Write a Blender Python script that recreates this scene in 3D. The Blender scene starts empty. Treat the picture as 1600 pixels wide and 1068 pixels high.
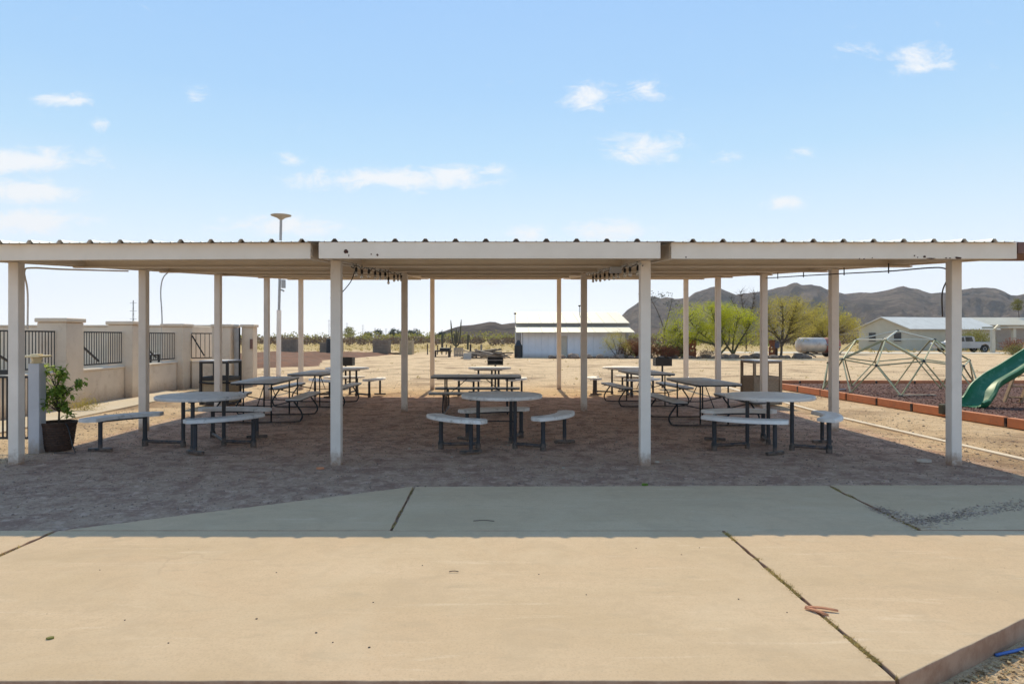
import bpy, math, random
import numpy as np
from mathutils import Vector, Matrix, noise as mnoise
R = math.radians
PI = math.pi
random.seed(7)
rng = np.random.default_rng(7)
scene = bpy.context.scene
COL = scene.collection

# ------------------------------------------------------------------ camera
CH = 1.5                      # eye height, metres
cam_d = bpy.data.cameras.new('camera')
cam = bpy.data.objects.new('camera', cam_d)
COL.objects.link(cam)
cam.location = (0, 0, CH)
cam.rotation_euler = (R(90), 0, 0)
cam_d.sensor_width = 36
cam_d.lens = 24.0
cam_d.shift_x = 0.0125
cam_d.shift_y = -0.0044
cam_d.clip_start = 0.05
cam_d.clip_end = 9000
scene.camera = cam

# ------------------------------------------------------------------ view transform
scene.view_settings.view_transform = 'Standard'
scene.view_settings.look = 'None'
scene.view_settings.gamma = 1
scene.view_settings.use_curve_mapping = False
scene.view_settings.exposure = 0.62

# ------------------------------------------------------------------ sky and sun
SKYGAIN = 5.05
SUN_EL = 46.7
SUN_AZ = 0.6                  # degrees east of +Y (sun stands beyond the shelter)
w = bpy.data.worlds.new('World')
scene.world = w
w.use_nodes = True
nt = w.node_tree
for n in list(nt.nodes):
    nt.nodes.remove(n)
def N(tree, typ, **kw):
    n = tree.nodes.new(typ)
    for k, v in kw.items():
        setattr(n, k, v)
    return n
def mth(tree, op, a, b=None, c=None, clamp=False):
    n = tree.nodes.new('ShaderNodeMath'); n.operation = op; n.use_clamp = clamp
    for i, v in enumerate((a, b, c)):
        if v is None: continue
        if isinstance(v, (int, float)): n.inputs[i].default_value = v
        else: tree.links.new(v, n.inputs[i])
    return n.outputs[0]
def vmth(tree, op, a, b=None):
    n = tree.nodes.new('ShaderNodeVectorMath'); n.operation = op
    for i, v in enumerate((a, b)):
        if v is None: continue
        if isinstance(v, (tuple, list)): n.inputs[i].default_value = v
        else: tree.links.new(v, n.inputs[i])
    return n.outputs['Value'] if op == 'LENGTH' else n.outputs[0]
out = N(nt, 'ShaderNodeOutputWorld')
bg = N(nt, 'ShaderNodeBackground')
sky = N(nt, 'ShaderNodeTexSky')
sky.sky_type = 'NISHITA'
sky.sun_disc = False
sky.sun_elevation = R(SUN_EL)
sky.sun_rotation = R(SUN_AZ)
sky.altitude = 400
sky.air_density = 1.0
sky.dust_density = 0.6
sky.ozone_density = 2.5
bg.inputs['Strength'].default_value = 0.13
tc = N(nt, 'ShaderNodeTexCoord')
sep = N(nt, 'ShaderNodeSeparateXYZ')
nt.links.new(tc.outputs['Generated'], sep.inputs[0])
yy = mth(nt, 'MAXIMUM', sep.outputs[1], 0.02)
u = mth(nt, 'DIVIDE', sep.outputs[0], yy)
v = mth(nt, 'DIVIDE', sep.outputs[2], yy)
cv = N(nt, 'ShaderNodeCombineXYZ')
nt.links.new(u, cv.inputs[0]); nt.links.new(v, cv.inputs[1])
uv = cv.outputs[0]
nz = N(nt, 'ShaderNodeTexNoise'); nz.inputs['Scale'].default_value = 20; nz.inputs['Detail'].default_value = 9; nz.inputs['Distortion'].default_value = .5
nz.inputs['Roughness'].default_value = 0.70
mp = N(nt, 'ShaderNodeMapping'); mp.inputs['Scale'].default_value = (1, 2.1, 1)
nt.links.new(uv, mp.inputs[0]); nt.links.new(mp.outputs[0], nz.inputs['Vector'])
CLOUDS = [  # centre u, centre v, half width, half height, density
 (95,157,52,12,.9),(157,194,17,11,.6),(30,250,135,22,1.25),(40,300,90,24,1.3),(50,345,105,22,1.35),(610,280,165,21,1.15),
 (700,272,70,17,1),(765,268,40,12,.6),(1010,232,70,24,1),(925,150,60,22,.8),(1005,140,28,16,.65),(1440,92,50,27,1),
 (1228,315,36,13,.9),(440,352,105,18,1.0),(830,365,44,14,.9),(955,360,85,17,.95),(300,147,20,9,.4),(760,443,40,9,.5),
 (455,248,17,11,.5),(1135,248,24,12,.5),(1250,242,14,8,.35),(1340,75,30,10,.35)]
dens = None
for (cx, cy, a, b, d) in CLOUDS:
    s = vmth(nt, 'SUBTRACT', uv, ((cx-780)/1067, (527-cy)/1067, 0))
    s = vmth(nt, 'MULTIPLY', s, (1067/a, 1067/b, 0))
    L = vmth(nt, 'LENGTH', s)
    e = mth(nt, 'MULTIPLY_ADD', L, -d, d)
    dens = e if dens is None else mth(nt, 'MAXIMUM', dens, e)
dens = mth(nt, 'MAXIMUM', dens, -0.5)
k = mth(nt, 'MULTIPLY_ADD', nz.outputs['Fac'], 3.2, -1.42)
k = mth(nt, 'ADD', k, dens)
mr = N(nt, 'ShaderNodeMapRange'); mr.interpolation_type = 'SMOOTHSTEP'
mr.inputs['From Min'].default_value = 0.02; mr.inputs['From Max'].default_value = 1.15
mr.inputs['To Max'].default_value = 0.9
nt.links.new(k, mr.inputs['Value'])
front = mth(nt, 'GREATER_THAN', sep.outputs[1], 0.1)
al = mth(nt, 'MULTIPLY', mr.outputs[0], front)
mixc = N(nt, 'ShaderNodeMix'); mixc.data_type = 'RGBA'
nt.links.new(al, mixc.inputs['Factor'])
# the dry, pale blue midday sky of the photograph: Nishita light blended into an even gradient by elevation
cr = N(nt, 'ShaderNodeValToRGB'); el = cr.color_ramp.elements
stops = [(0.0,(1.15,1.17,1.22)),(.072,(.93,1.0,1.10)),(.172,(.67,.85,1.0)),(.252,(.49,.74,.97)),(.333,(.40,.655,.955)),(.443,(.345,.59,.94)),(.70,(.31,.55,.91)),(1.0,(.30,.53,.90))]
el[0].position = 0; el[0].color = (*stops[0][1], 1); el[1].position = 1; el[1].color = (*stops[-1][1], 1)
for ps_, c_ in stops[1:-1]:
    e_ = el.new(ps_); e_.color = (*c_, 1)
nt.links.new(sep.outputs[2], cr.inputs[0])
gsc = N(nt, 'ShaderNodeVectorMath', operation='SCALE'); nt.links.new(cr.outputs[0], gsc.inputs[0]); gsc.inputs['Scale'].default_value = SKYGAIN
mixs = N(nt, 'ShaderNodeMix'); mixs.data_type = 'RGBA'; mixs.inputs['Factor'].default_value = .95
nt.links.new(sky.outputs[0], mixs.inputs['A']); nt.links.new(gsc.outputs[0], mixs.inputs['B'])
nt.links.new(mixs.outputs['Result'], mixc.inputs['A'])
mixc.inputs['B'].default_value = (4.75, 4.85, 5.0, 1)
nt.links.new(mixc.outputs['Result'], bg.inputs['Color'])
nt.links.new(bg.outputs[0], out.inputs['Surface'])

sd = bpy.data.lights.new('sun', 'SUN')
sd.energy = 2.8
sd.angle = R(0.5)
sd.color = (1.0, 0.875, 0.61)
sun = bpy.data.objects.new('sun', sd)
COL.objects.link(sun)
dirv = Vector((math.sin(R(SUN_AZ))*math.cos(R(SUN_EL)), math.cos(R(SUN_AZ))*math.cos(R(SUN_EL)), math.sin(R(SUN_EL))))
sun.rotation_euler = dirv.to_track_quat('Z', 'Y').to_euler()
sun.location = (0, 30, 40)

# ------------------------------------------------------------------ measuring helpers (turn a measured photo position at a known distance into metres)
F = 1067.0
def gx(px, Y): return (px-780)*Y/F
def gz(py, Y): return CH+(527-py)*Y/F
def gy(py): return CH*F/(py-527)
def gp(px, py):
    Y = gy(py); return (gx(px, Y), Y)

# ------------------------------------------------------------------ object helpers
def tag(o, label=None, cat=None, group=None, kind=None):
    if label: o['label'] = label
    if cat: o['category'] = cat
    if group: o['group'] = group
    if kind: o['kind'] = kind
    return o
def empty(name, loc, rz=0, label=None, cat=None, group=None):
    o = bpy.data.objects.new(name, None)
    o.location = loc; o.rotation_euler = (0, 0, rz); o.empty_display_size = 0.2
    COL.objects.link(o)
    return tag(o, label, cat, group)
def copy_tree(o, parent=None):
    c = o.copy(); COL.objects.link(c); c.parent = parent
    for ch in list(o.children):
        copy_tree(ch, c)
    return c
def world_loc(o):
    v = Vector((0, 0, 0))
    while o is not None:
        v += o.location; o = o.parent
    return v

class MB:
    def __init__(s): s.v = []; s.f = []
    def quad(s, a, b, c, d):
        i = len(s.v); s.v += [tuple(a), tuple(b), tuple(c), tuple(d)]; s.f.append((i, i+1, i+2, i+3)); return s
    def box(s, x0, x1, y0, y1, z0, z1):
        i = len(s.v)
        s.v += [(x0,y0,z0),(x1,y0,z0),(x1,y1,z0),(x0,y1,z0),(x0,y0,z1),(x1,y0,z1),(x1,y1,z1),(x0,y1,z1)]
        for f in ((0,3,2,1),(4,5,6,7),(0,1,5,4),(1,2,6,5),(2,3,7,6),(3,0,4,7)): s.f.append(tuple(i+q for q in f))
        return s
    def obox(s, c, size, m=None):
        i = len(s.v); c = Vector(c)
        for dz in (-.5, .5):
            for dx, dy in ((-.5,-.5),(.5,-.5),(.5,.5),(-.5,.5)):
                p = Vector((dx*size[0], dy*size[1], dz*size[2]))
                if m is not None: p = m @ p
                s.v.append(tuple(c+p))
        for f in ((0,3,2,1),(4,5,6,7),(0,1,5,4),(1,2,6,5),(2,3,7,6),(3,0,4,7)): s.f.append(tuple(i+q for q in f))
        return s
    def bar(s, a, b, wx, wz, up=(0,0,1)):
        a = Vector(a); b = Vector(b); d = (b-a); L = d.length
        if L < 1e-6: return s
        d.normalize(); upv = Vector(up)
        if abs(d.dot(upv)) > .98: upv = Vector((0,1,0))
        sx = d.cross(upv).normalized(); sz = sx.cross(d).normalized()
        m = Matrix((sx, d, sz)).transposed()
        return s.obox((a+b)/2, (wx, L, wz), m)
    def tube(s, pts, r, n=8, caps=True):
        pts = [Vector(p) for p in pts]
        rs = r if isinstance(r, (list, tuple)) else [r]*len(pts)
        base = len(s.v); prev = None
        for k, p in enumerate(pts):
            if k == 0: d = pts[1]-pts[0]
            elif k == len(pts)-1: d = pts[-1]-pts[-2]
            else: d = (pts[k+1]-p).normalized()+(p-pts[k-1]).normalized()
            if d.length < 1e-9: d = Vector((0,0,1))
            d.normalize()
            if prev is None:
                upv = Vector((0,0,1)) if abs(d.z) < .9 else Vector((0,1,0))
                sx = d.cross(upv).normalized()
            else:
                sx = (prev-d*prev.dot(d))
                if sx.length < 1e-6: sx = d.orthogonal()
                sx.normalize()
            prev = sx; sy = d.cross(sx)
            for q in range(n):
                a = 2*PI*q/n
                s.v.append(tuple(p+(sx*math.cos(a)+sy*math.sin(a))*rs[k]))
        for k in range(len(pts)-1):
            for q in range(n):
                a = base+k*n+q; b = base+k*n+(q+1) % n
                s.f.append((a, b, b+n, a+n))
        if caps:
            s.f.append(tuple(base+q for q in reversed(range(n))))
            s.f.append(tuple(base+(len(pts)-1)*n+q for q in range(n)))
        return s
    def lathe(s, prof, c=(0,0,0), n=24):
        base = len(s.v)
        for (r, z) in prof:
            for q in range(n):
                a = 2*PI*q/n
                s.v.append((c[0]+r*math.cos(a), c[1]+r*math.sin(a), c[2]+z))
        for k in range(len(prof)-1):
            for q in range(n):
                a = base+k*n+q; b = base+k*n+(q+1) % n
                s.f.append((a, b, b+n, a+n))
        s.f.append(tuple(base+q for q in reversed(range(n))))
        s.f.append(tuple(base+(len(prof)-1)*n+q for q in range(n)))
        return s
    def prism(s, poly, z0, z1):
        i = len(s.v); n = len(poly)
        s.v += [(p[0], p[1], z0) for p in poly]+[(p[0], p[1], z1) for p in poly]
        s.f.append(tuple(i+q for q in reversed(range(n)))); s.f.append(tuple(i+n+q for q in range(n)))
        for q in range(n):
            a = i+q; b = i+(q+1) % n
            s.f.append((a, b, b+n, a+n))
        return s
    def prism_xz(s, poly, y0, y1):
        i = len(s.v); n = len(poly)
        s.v += [(p[0], y0, p[1]) for p in poly]+[(p[0], y1, p[1]) for p in poly]
        s.f.append(tuple(i+q for q in range(n))); s.f.append(tuple(i+n+q for q in reversed(range(n))))
        for q in range(n):
            a = i+q; b = i+(q+1) % n
            s.f.append((b, a, a+n, b+n))
        return s
    def loft(s, rings, closed=True, caps=True):
        base = len(s.v); n = len(rings[0])
        for r in rings: s.v += [tuple(p) for p in r]
        for k in range(len(rings)-1):
            for q in range(n if closed else n-1):
                a = base+k*n+q; b = base+k*n+(q+1) % n
                s.f.append((a, b, b+n, a+n))
        if closed and caps:
            s.f.append(tuple(base+q for q in reversed(range(n))))
            s.f.append(tuple(base+(len(rings)-1)*n+q for q in range(n)))
        return s
    def build(s, name, mat, parent=None, smooth=False, world=True, bevel=0, label=None, seg=2, angle=35):
        me = bpy.data.meshes.new(name)
        v = s.v
        if parent is not None and world:
            wl = world_loc(parent)
            v = [(p[0]-wl.x, p[1]-wl.y, p[2]-wl.z) for p in v]
        me.from_pydata(v, [], s.f); me.update()
        if mat: me.materials.append(mat)
        o = bpy.data.objects.new(name, me); COL.objects.link(o)
        if parent is not None: o.parent = parent
        if smooth:
            me.shade_smooth() if hasattr(me, 'shade_smooth') else me.polygons.foreach_set('use_smooth', [True]*len(me.polygons))
            if smooth == 'auto':
                me.set_sharp_from_angle(angle=R(angle))
        if bevel:
            b = o.modifiers.new('bevel', 'BEVEL'); b.width = bevel; b.segments = seg; b.limit_method = 'ANGLE'; b.angle_limit = R(40)
        if label: o['label'] = label
        return o

def np_mesh(name, V, Fq, mat, smooth=False):
    me = bpy.data.meshes.new(name)
    nv = len(V); nf, k = Fq.shape
    me.vertices.add(nv); me.vertices.foreach_set('co', V.astype(np.float32).ravel())
    me.loops.add(nf*k); me.loops.foreach_set('vertex_index', Fq.astype(np.int32).ravel())
    me.polygons.add(nf)
    me.polygons.foreach_set('loop_start', np.arange(0, nf*k, k, dtype=np.int32))
    me.polygons.foreach_set('loop_total', np.full(nf, k, dtype=np.int32))
    if smooth: me.polygons.foreach_set('use_smooth', np.ones(nf, dtype=bool))
    me.update(calc_edges=True); me.validate()
    if mat: me.materials.append(mat)
    o = bpy.data.objects.new(name, me); COL.objects.link(o)
    return o

def leaf_cloud(centers, sx, sy, jitter_up=0.6):
    """one bent quad leaf per centre, random orientation; returns V, F"""
    n = len(centers)
    a = rng.normal(size=(n, 3)); a /= np.linalg.norm(a, axis=1)[:, None]
    b = rng.normal(size=(n, 3)); b -= a*(a*b).sum(1)[:, None]; b /= np.linalg.norm(b, axis=1)[:, None]
    s1 = (sx*rng.uniform(.6, 1.4, n))[:, None]; s2 = (sy*rng.uniform(.6, 1.4, n))[:, None]
    V = np.stack([centers-a*s1, centers-b*s2*.5, centers+a*s1, centers+b*s2*.5], axis=1).reshape(-1, 3)
    Fq = np.arange(n*4).reshape(n, 4)
    return V, Fq

# ------------------------------------------------------------------ materials
def new_mat(name):
    m = bpy.data.materials.new(name); m.use_nodes = True
    t = m.node_tree
    p = t.nodes.get('Principled BSDF')
    return m, t, p
def noise_n(t, vec, scale, detail=6, rough=.6, dist=0):
    n = t.nodes.new('ShaderNodeTexNoise'); n.inputs['Scale'].default_value = scale
    n.inputs['Detail'].default_value = detail; n.inputs['Roughness'].default_value = rough
    n.inputs['Distortion'].default_value = dist
    if vec is not None: t.links.new(vec, n.inputs['Vector'])
    return n.outputs['Fac']
def ramp(t, fac, a, b, c0=(0,0,0,1), c1=(1,1,1,1)):
    n = t.nodes.new('ShaderNodeValToRGB')
    n.color_ramp.elements[0].position = a; n.color_ramp.elements[1].position = b
    n.color_ramp.elements[0].color = c0; n.color_ramp.elements[1].color = c1
    t.links.new(fac, n.inputs[0]); return n.outputs[0]
def mixrgb(t, fac, a, b, mode='MIX'):
    n = t.nodes.new('ShaderNodeMix'); n.data_type = 'RGBA'; n.blend_type = mode
    if isinstance(fac, (int, float)): n.inputs['Factor'].default_value = fac
    else: t.links.new(fac, n.inputs['Factor'])
    for k, v in (('A', a), ('B', b)):
        if isinstance(v, tuple): n.inputs[k].default_value = (*v[:3], 1)
        else: t.links.new(v, n.inputs[k])
    return n.outputs['Result']
def add_bump(t, p, h, strength, dist=0.01, prev=None):
    b = t.nodes.new('ShaderNodeBump'); b.inputs['Strength'].default_value = strength; b.inputs['Distance'].default_value = dist
    t.links.new(h, b.inputs['Height'])
    if prev is not None: t.links.new(prev, b.inputs['Normal'])
    t.links.new(b.outputs[0], p.inputs['Normal']); return b.outputs[0]
def pmat(name, c1, c2=None, scale=3, rough=.7, bump=.1, bscale=40, metal=0, c3=None, c3lim=(.6,.72), c3scale=9, bdist=.005, spec=.5, rnd=0):
    m, t, p = new_mat(name)
    if c2 is None: c2 = tuple(x*.85 for x in c1)
    g = t.nodes.new('ShaderNodeTexCoord').outputs['Object']
    f = noise_n(t, g, scale)
    col = mixrgb(t, ramp(t, f, .35, .65), c1, c2)
    if c3 is not None:
        col = mixrgb(t, ramp(t, noise_n(t, g, c3scale, 8, .7), *c3lim), col, c3)
    if rnd:
        oi = t.nodes.new('ShaderNodeObjectInfo')
        h = t.nodes.new('ShaderNodeHueSaturation')
        t.links.new(col, h.inputs['Color'])
        vv = mth(t, 'MULTIPLY_ADD', oi.outputs['Random'], rnd, 1-rnd/2)
        t.links.new(vv, h.inputs['Value']); col = h.outputs[0]
    t.links.new(col, p.inputs['Base Color'])
    p.inputs['Roughness'].default_value = rough; p.inputs['Metallic'].default_value = metal
    p.inputs['Specular IOR Level'].default_value = spec
    if bump: add_bump(t, p, noise_n(t, g, bscale, 6), bump, bdist)
    return m
def leaf_mat(name, c1, c2, trans=.35, scale=3.0):
    m, t, p = new_mat(name)
    g = t.nodes.new('ShaderNodeNewGeometry')
    col = mixrgb(t, g.outputs['Random Per Island'], c1, c2)
    f = noise_n(t, g.outputs['Position'], scale, 3)
    col = mixrgb(t, ramp(t, f, .3, .7), col, tuple(x*.6 for x in c2))
    t.links.new(col, p.inputs['Base Color']); p.inputs['Roughness'].default_value = .6
    p.inputs['Specular IOR Level'].default_value = .3
    tr = t.nodes.new('ShaderNodeBsdfTranslucent'); t.links.new(col, tr.inputs['Color'])
    mx = t.nodes.new('ShaderNodeMixShader'); mx.inputs[0].default_value = trans
    t.links.new(p.outputs[0], mx.inputs[1]); t.links.new(tr.outputs[0], mx.inputs[2])
    o = t.nodes.get('Material Output'); t.links.new(mx.outputs[0], o.inputs['Surface'])
    return m

M = {}
M['paint'] = pmat('cream painted steel', (.80,.69,.57), (.73,.62,.50), 2.2, .42, .05, 30, c3=(.40,.33,.26), c3lim=(.68,.80), c3scale=5)
M['post'] = pmat('cream painted steel post', (.78,.69,.60), (.70,.615,.53), 3, .45, .05, 30, c3=(.42,.34,.27), c3lim=(.66,.78), c3scale=6, rnd=.12)
M['rust'] = pmat('rust', (.085,.03,.018), (.03,.014,.012), 30, .9, .4, 80)
M['rustpanel'] = pmat('rusted plate', (.26,.09,.035), (.12,.045,.025), 4, .9, .4, 20)
M['sheet'] = pmat('white coated roofing', (.78,.78,.76), (.70,.69,.66), 2, .38, .03, 20)
M['ptop'] = pmat('speckled grey plastic', (.86,.82,.77), (.76,.72,.68), 6, .5, .12, 260, c3=(.40,.38,.36), c3lim=(.60,.72), c3scale=14, rnd=.10)
M['ptop_old'] = pmat('weathered putty plastic', (.86,.82,.77), (.74,.70,.65), 4, .6, .12, 220, c3=(.38,.33,.28), c3lim=(.52,.72), c3scale=7, rnd=.10)
M['ptop_blue'] = pmat('weathered grey plastic', (.66,.64,.62), (.52,.505,.49), 5, .55, .12, 220, c3=(.18,.17,.165), c3lim=(.58,.75), c3scale=8, rnd=.1)
M['leg'] = pmat('charcoal coated steel', (.032,.036,.045), (.020,.022,.028), 9, .5, .1, 120, c3=(.10,.085,.07), c3lim=(.62,.78), c3scale=18)
M['black'] = pmat('black coated steel', (.018,.018,.020), (.010,.010,.012), 9, .5, .05, 100)
M['stucco'] = pmat('tan stucco', (.72,.60,.465), (.64,.525,.40), 1.6, .92, .5, 130, c3=(.50,.38,.27), c3lim=(.58,.75), c3scale=2.4, bdist=.006)
M['stucco_lt'] = pmat('pale stucco ledge', (.74,.64,.52), (.66,.56,.45), 2.6, .9, .3, 130)
M['vinyl'] = pmat('grey painted post', (.50,.50,.52), (.44,.44,.46), 3, .5, .04, 60)
M['cream'] = pmat('cream plastic', (.75,.62,.38), (.68,.55,.33), 6, .4, .0, 60)
M['basket'] = pmat('woven basket', (.075,.04,.025), (.04,.022,.016), 24, .85, .7, 90, c3=(.20,.10,.06), c3lim=(.58,.68), c3scale=40)
M['soil'] = pmat('potting soil', (.05,.035,.025), None, 14, 1, .6, 60)
M['bark'] = pmat('grey brown bark', (.10,.075,.055), (.06,.045,.035), 8, .95, .6, 40)
M['barkgreen'] = pmat('greenish bark', (.11,.11,.045), (.07,.06,.035), 3, .9, .4, 30)
M['leaf_citrus'] = leaf_mat('glossy citrus leaf', (.66,.78,.16), (.18,.32,.05), .5, 16)  # pale lime tone puts light shining through the leaves into their colour
M['leaf_palo'] = leaf_mat('palo verde leaf', (.74,.72,.05), (.46,.50,.04), .5, .8)
M['leaf_olive'] = leaf_mat('dusty olive leaf', (.72,.62,.12), (.50,.42,.09), .5, .8)
M['leaf_scrub'] = leaf_mat('scrub brown leaf', (.27,.19,.13), (.15,.105,.075), .25, .15)
M['leaf_scrubg'] = leaf_mat('scrub green leaf', (.46,.42,.10), (.26,.25,.07), .35, .15)
M['leaf_dark'] = leaf_mat('dark tree leaf', (.055,.08,.04), (.035,.05,.03), .25, .2)
M['leaf_red'] = leaf_mat('reddish shrub leaf', (.40,.13,.07), (.20,.09,.05), .35, 2)
M['drygrass'] = leaf_mat('dry grass', (.72,.54,.20), (.48,.36,.13), .3, 2)
M['cactus'] = pmat('cactus skin', (.095,.085,.05), (.055,.05,.035), 3, .8, .4, 30)
M['brown'] = pmat('brown painted metal', (.20,.10,.075), (.16,.08,.06), 3, .6, .05, 30)
M['orange'] = pmat('terracotta plastic timber', (.60,.21,.085), (.50,.17,.07), 4, .7, .25, 60, c3=(.30,.14,.08), c3lim=(.56,.75), c3scale=6, rnd=.2)
M['green'] = pmat('green moulded plastic', (.008,.15,.062), (.010,.12,.05), 3, .48, .04, 40, c3=(.12,.26,.16), c3lim=(.52,.74), c3scale=5)
M['wood'] = pmat('weathered cedar', (.42,.26,.14), (.30,.18,.10), 8, .8, .3, 60, rnd=.2)
M['woodgrey'] = pmat('grey lumber', (.40,.32,.25), (.26,.20,.155), 5, .85, .3, 40, rnd=.35)
M['wooddark'] = pmat('dark lumber', (.085,.06,.045), (.05,.035,.03), 5, .85, .3, 40, rnd=.3)
M['dome_y'] = pmat('yellowed green bar', (.66,.60,.34), (.50,.46,.25), 3, .45, .05, 50, rnd=.2)
M['dome_g'] = pmat('olive green bar', (.40,.37,.19), (.28,.26,.14), 3, .5, .05, 50, rnd=.2)
M['dome_sunlit'] = pmat('sunlit cream bar', (.72,.69,.56), (.62,.58,.45), 3, .45, .05, 50)
M['white'] = pmat('white painted siding', (.72,.72,.76), (.66,.66,.70), 1.2, .6, .05, 20)
M['whiteroof'] = pmat('white roof panel', (.50,.45,.355), (.44,.395,.31), 1.2, .5, .05, 20)
M['greyband'] = pmat('grey fascia', (.36,.35,.34), (.30,.29,.28), 2, .7, .05, 20)
M['door_tan'] = pmat('tan door', (.50,.44,.36), None, 2, .6, .05, 20)
M['siding'] = pmat('beige siding', (.52,.47,.37), (.46,.42,.33), .8, .8, .05, 10)
M['sidingb'] = pmat('tan siding', (.40,.33,.27), (.36,.29,.24), .8, .8, .05, 10)
M['shingle'] = pmat('pale roofing', (.66,.63,.58), (.58,.55,.50), 1.4, .7, .1, 12)
M['glassdark'] = pmat('dark window glass', (.02,.025,.03), None, 2, .12, 0)
M['silver'] = pmat('silver paint', (.36,.37,.39), (.30,.31,.33), 1, .3, 0, metal=.5)
M['tank'] = pmat('bare metal tank', (.56,.50,.44), (.38,.35,.34), 1.6, .45, .05, 10, metal=.35, c3=(.30,.22,.18), c3lim=(.55,.7), c3scale=2)
M['tankred'] = pmat('faded red paint', (.34,.12,.09), (.26,.10,.08), 3, .7, .05, 20)
M['rubber'] = pmat('black rubber', (.02,.02,.02), None, 9, .8, .1, 60)
M['stone'] = pmat('desert stone', (.23,.17,.13), (.13,.10,.085), 3, .95, .5, 20, rnd=.5)
M['stonelight'] = pmat('pale stone', (.55,.46,.37), (.42,.34,.27), 9, .9, .4, 60, rnd=.3)
M['block'] = pmat('rough masonry', (.25,.19,.14), (.19,.145,.11), 2, .95, .6, 12)
M['tanpanel'] = pmat('brown pebbled panel', (.34,.26,.185), (.24,.185,.13), 30, .9, .6, 120)
M['pale_panel'] = pmat('tan pebbled panel', (.42,.33,.21), (.34,.26,.17), 30, .9, .6, 120)
M['galv'] = pmat('galvanised metal', (.42,.41,.40), (.34,.33,.32), 6, .5, .05, 50, metal=.5)
M['bulb'], _t, _p = new_mat('clear bulb glass')
_p.inputs['Base Color'].default_value = (.75,.72,.66,1); _p.inputs['Roughness'].default_value = .12
_p.inputs['Transmission Weight'].default_value = .55
M['cablewhite'] = pmat('white cable', (.72,.70,.66), None, 9, .5, 0)
M['blue'] = pmat('blue hose', (.05,.14,.42), None, 9, .45, 0)
M['deadleaf'] = pmat('dead leaf', (.66,.27,.13), (.52,.21,.10), 30, .7, .3, 80)
M['litter'] = leaf_mat('dry litter', (.72,.56,.30), (.34,.20,.10), .2, 8)
M['mulch'] = leaf_mat('wood mulch', (.20,.075,.05), (.10,.045,.035), .05, 1.2)
M['pebble'] = leaf_mat('grit', (.60,.44,.34), (.28,.19,.15), .0, 2)
M['pebble_sun'] = leaf_mat('pale grit', (.58,.46,.34), (.36,.26,.18), .0, 2)
M['towerm'] = pmat('lattice steel', (.30,.31,.33), None, 1, .6, 0)

def foot_dirt(m, c=(.30,.17,.10), zmax=.16):
    t = m.node_tree; p = t.nodes.get('Principled BSDF')
    src = p.inputs['Base Color'].links[0].from_socket
    g = t.nodes.new('ShaderNodeNewGeometry'); s = t.nodes.new('ShaderNodeSeparateXYZ'); t.links.new(g.outputs['Position'], s.inputs[0])
    nn = noise_n(t, g.outputs['Position'], 18, 6, .7)
    zz = mth(t, 'MULTIPLY_ADD', nn, -.34, .17); zz = mth(t, 'ADD', s.outputs[2], zz)
    mr_ = t.nodes.new('ShaderNodeMapRange'); t.links.new(zz, mr_.inputs['Value'])
    mr_.inputs['From Min'].default_value = 0; mr_.inputs['From Max'].default_value = zmax
    mr_.inputs['To Min'].default_value = .85; mr_.inputs['To Max'].default_value = 0
    t.links.new(mixrgb(t, mr_.outputs[0], src, c), p.inputs['Base Color'])
    # faint vertical runs of grime
foot_dirt(M['post']); foot_dirt(M['leg'], (.20,.13,.09), .10); foot_dirt(M['black'], (.16,.11,.08), .08)
foot_dirt(M['stucco'], (.36,.25,.17), .35); foot_dirt(M['vinyl'], (.30,.22,.16), .2); foot_dirt(M['white'], (.42,.36,.30), .35)
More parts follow.
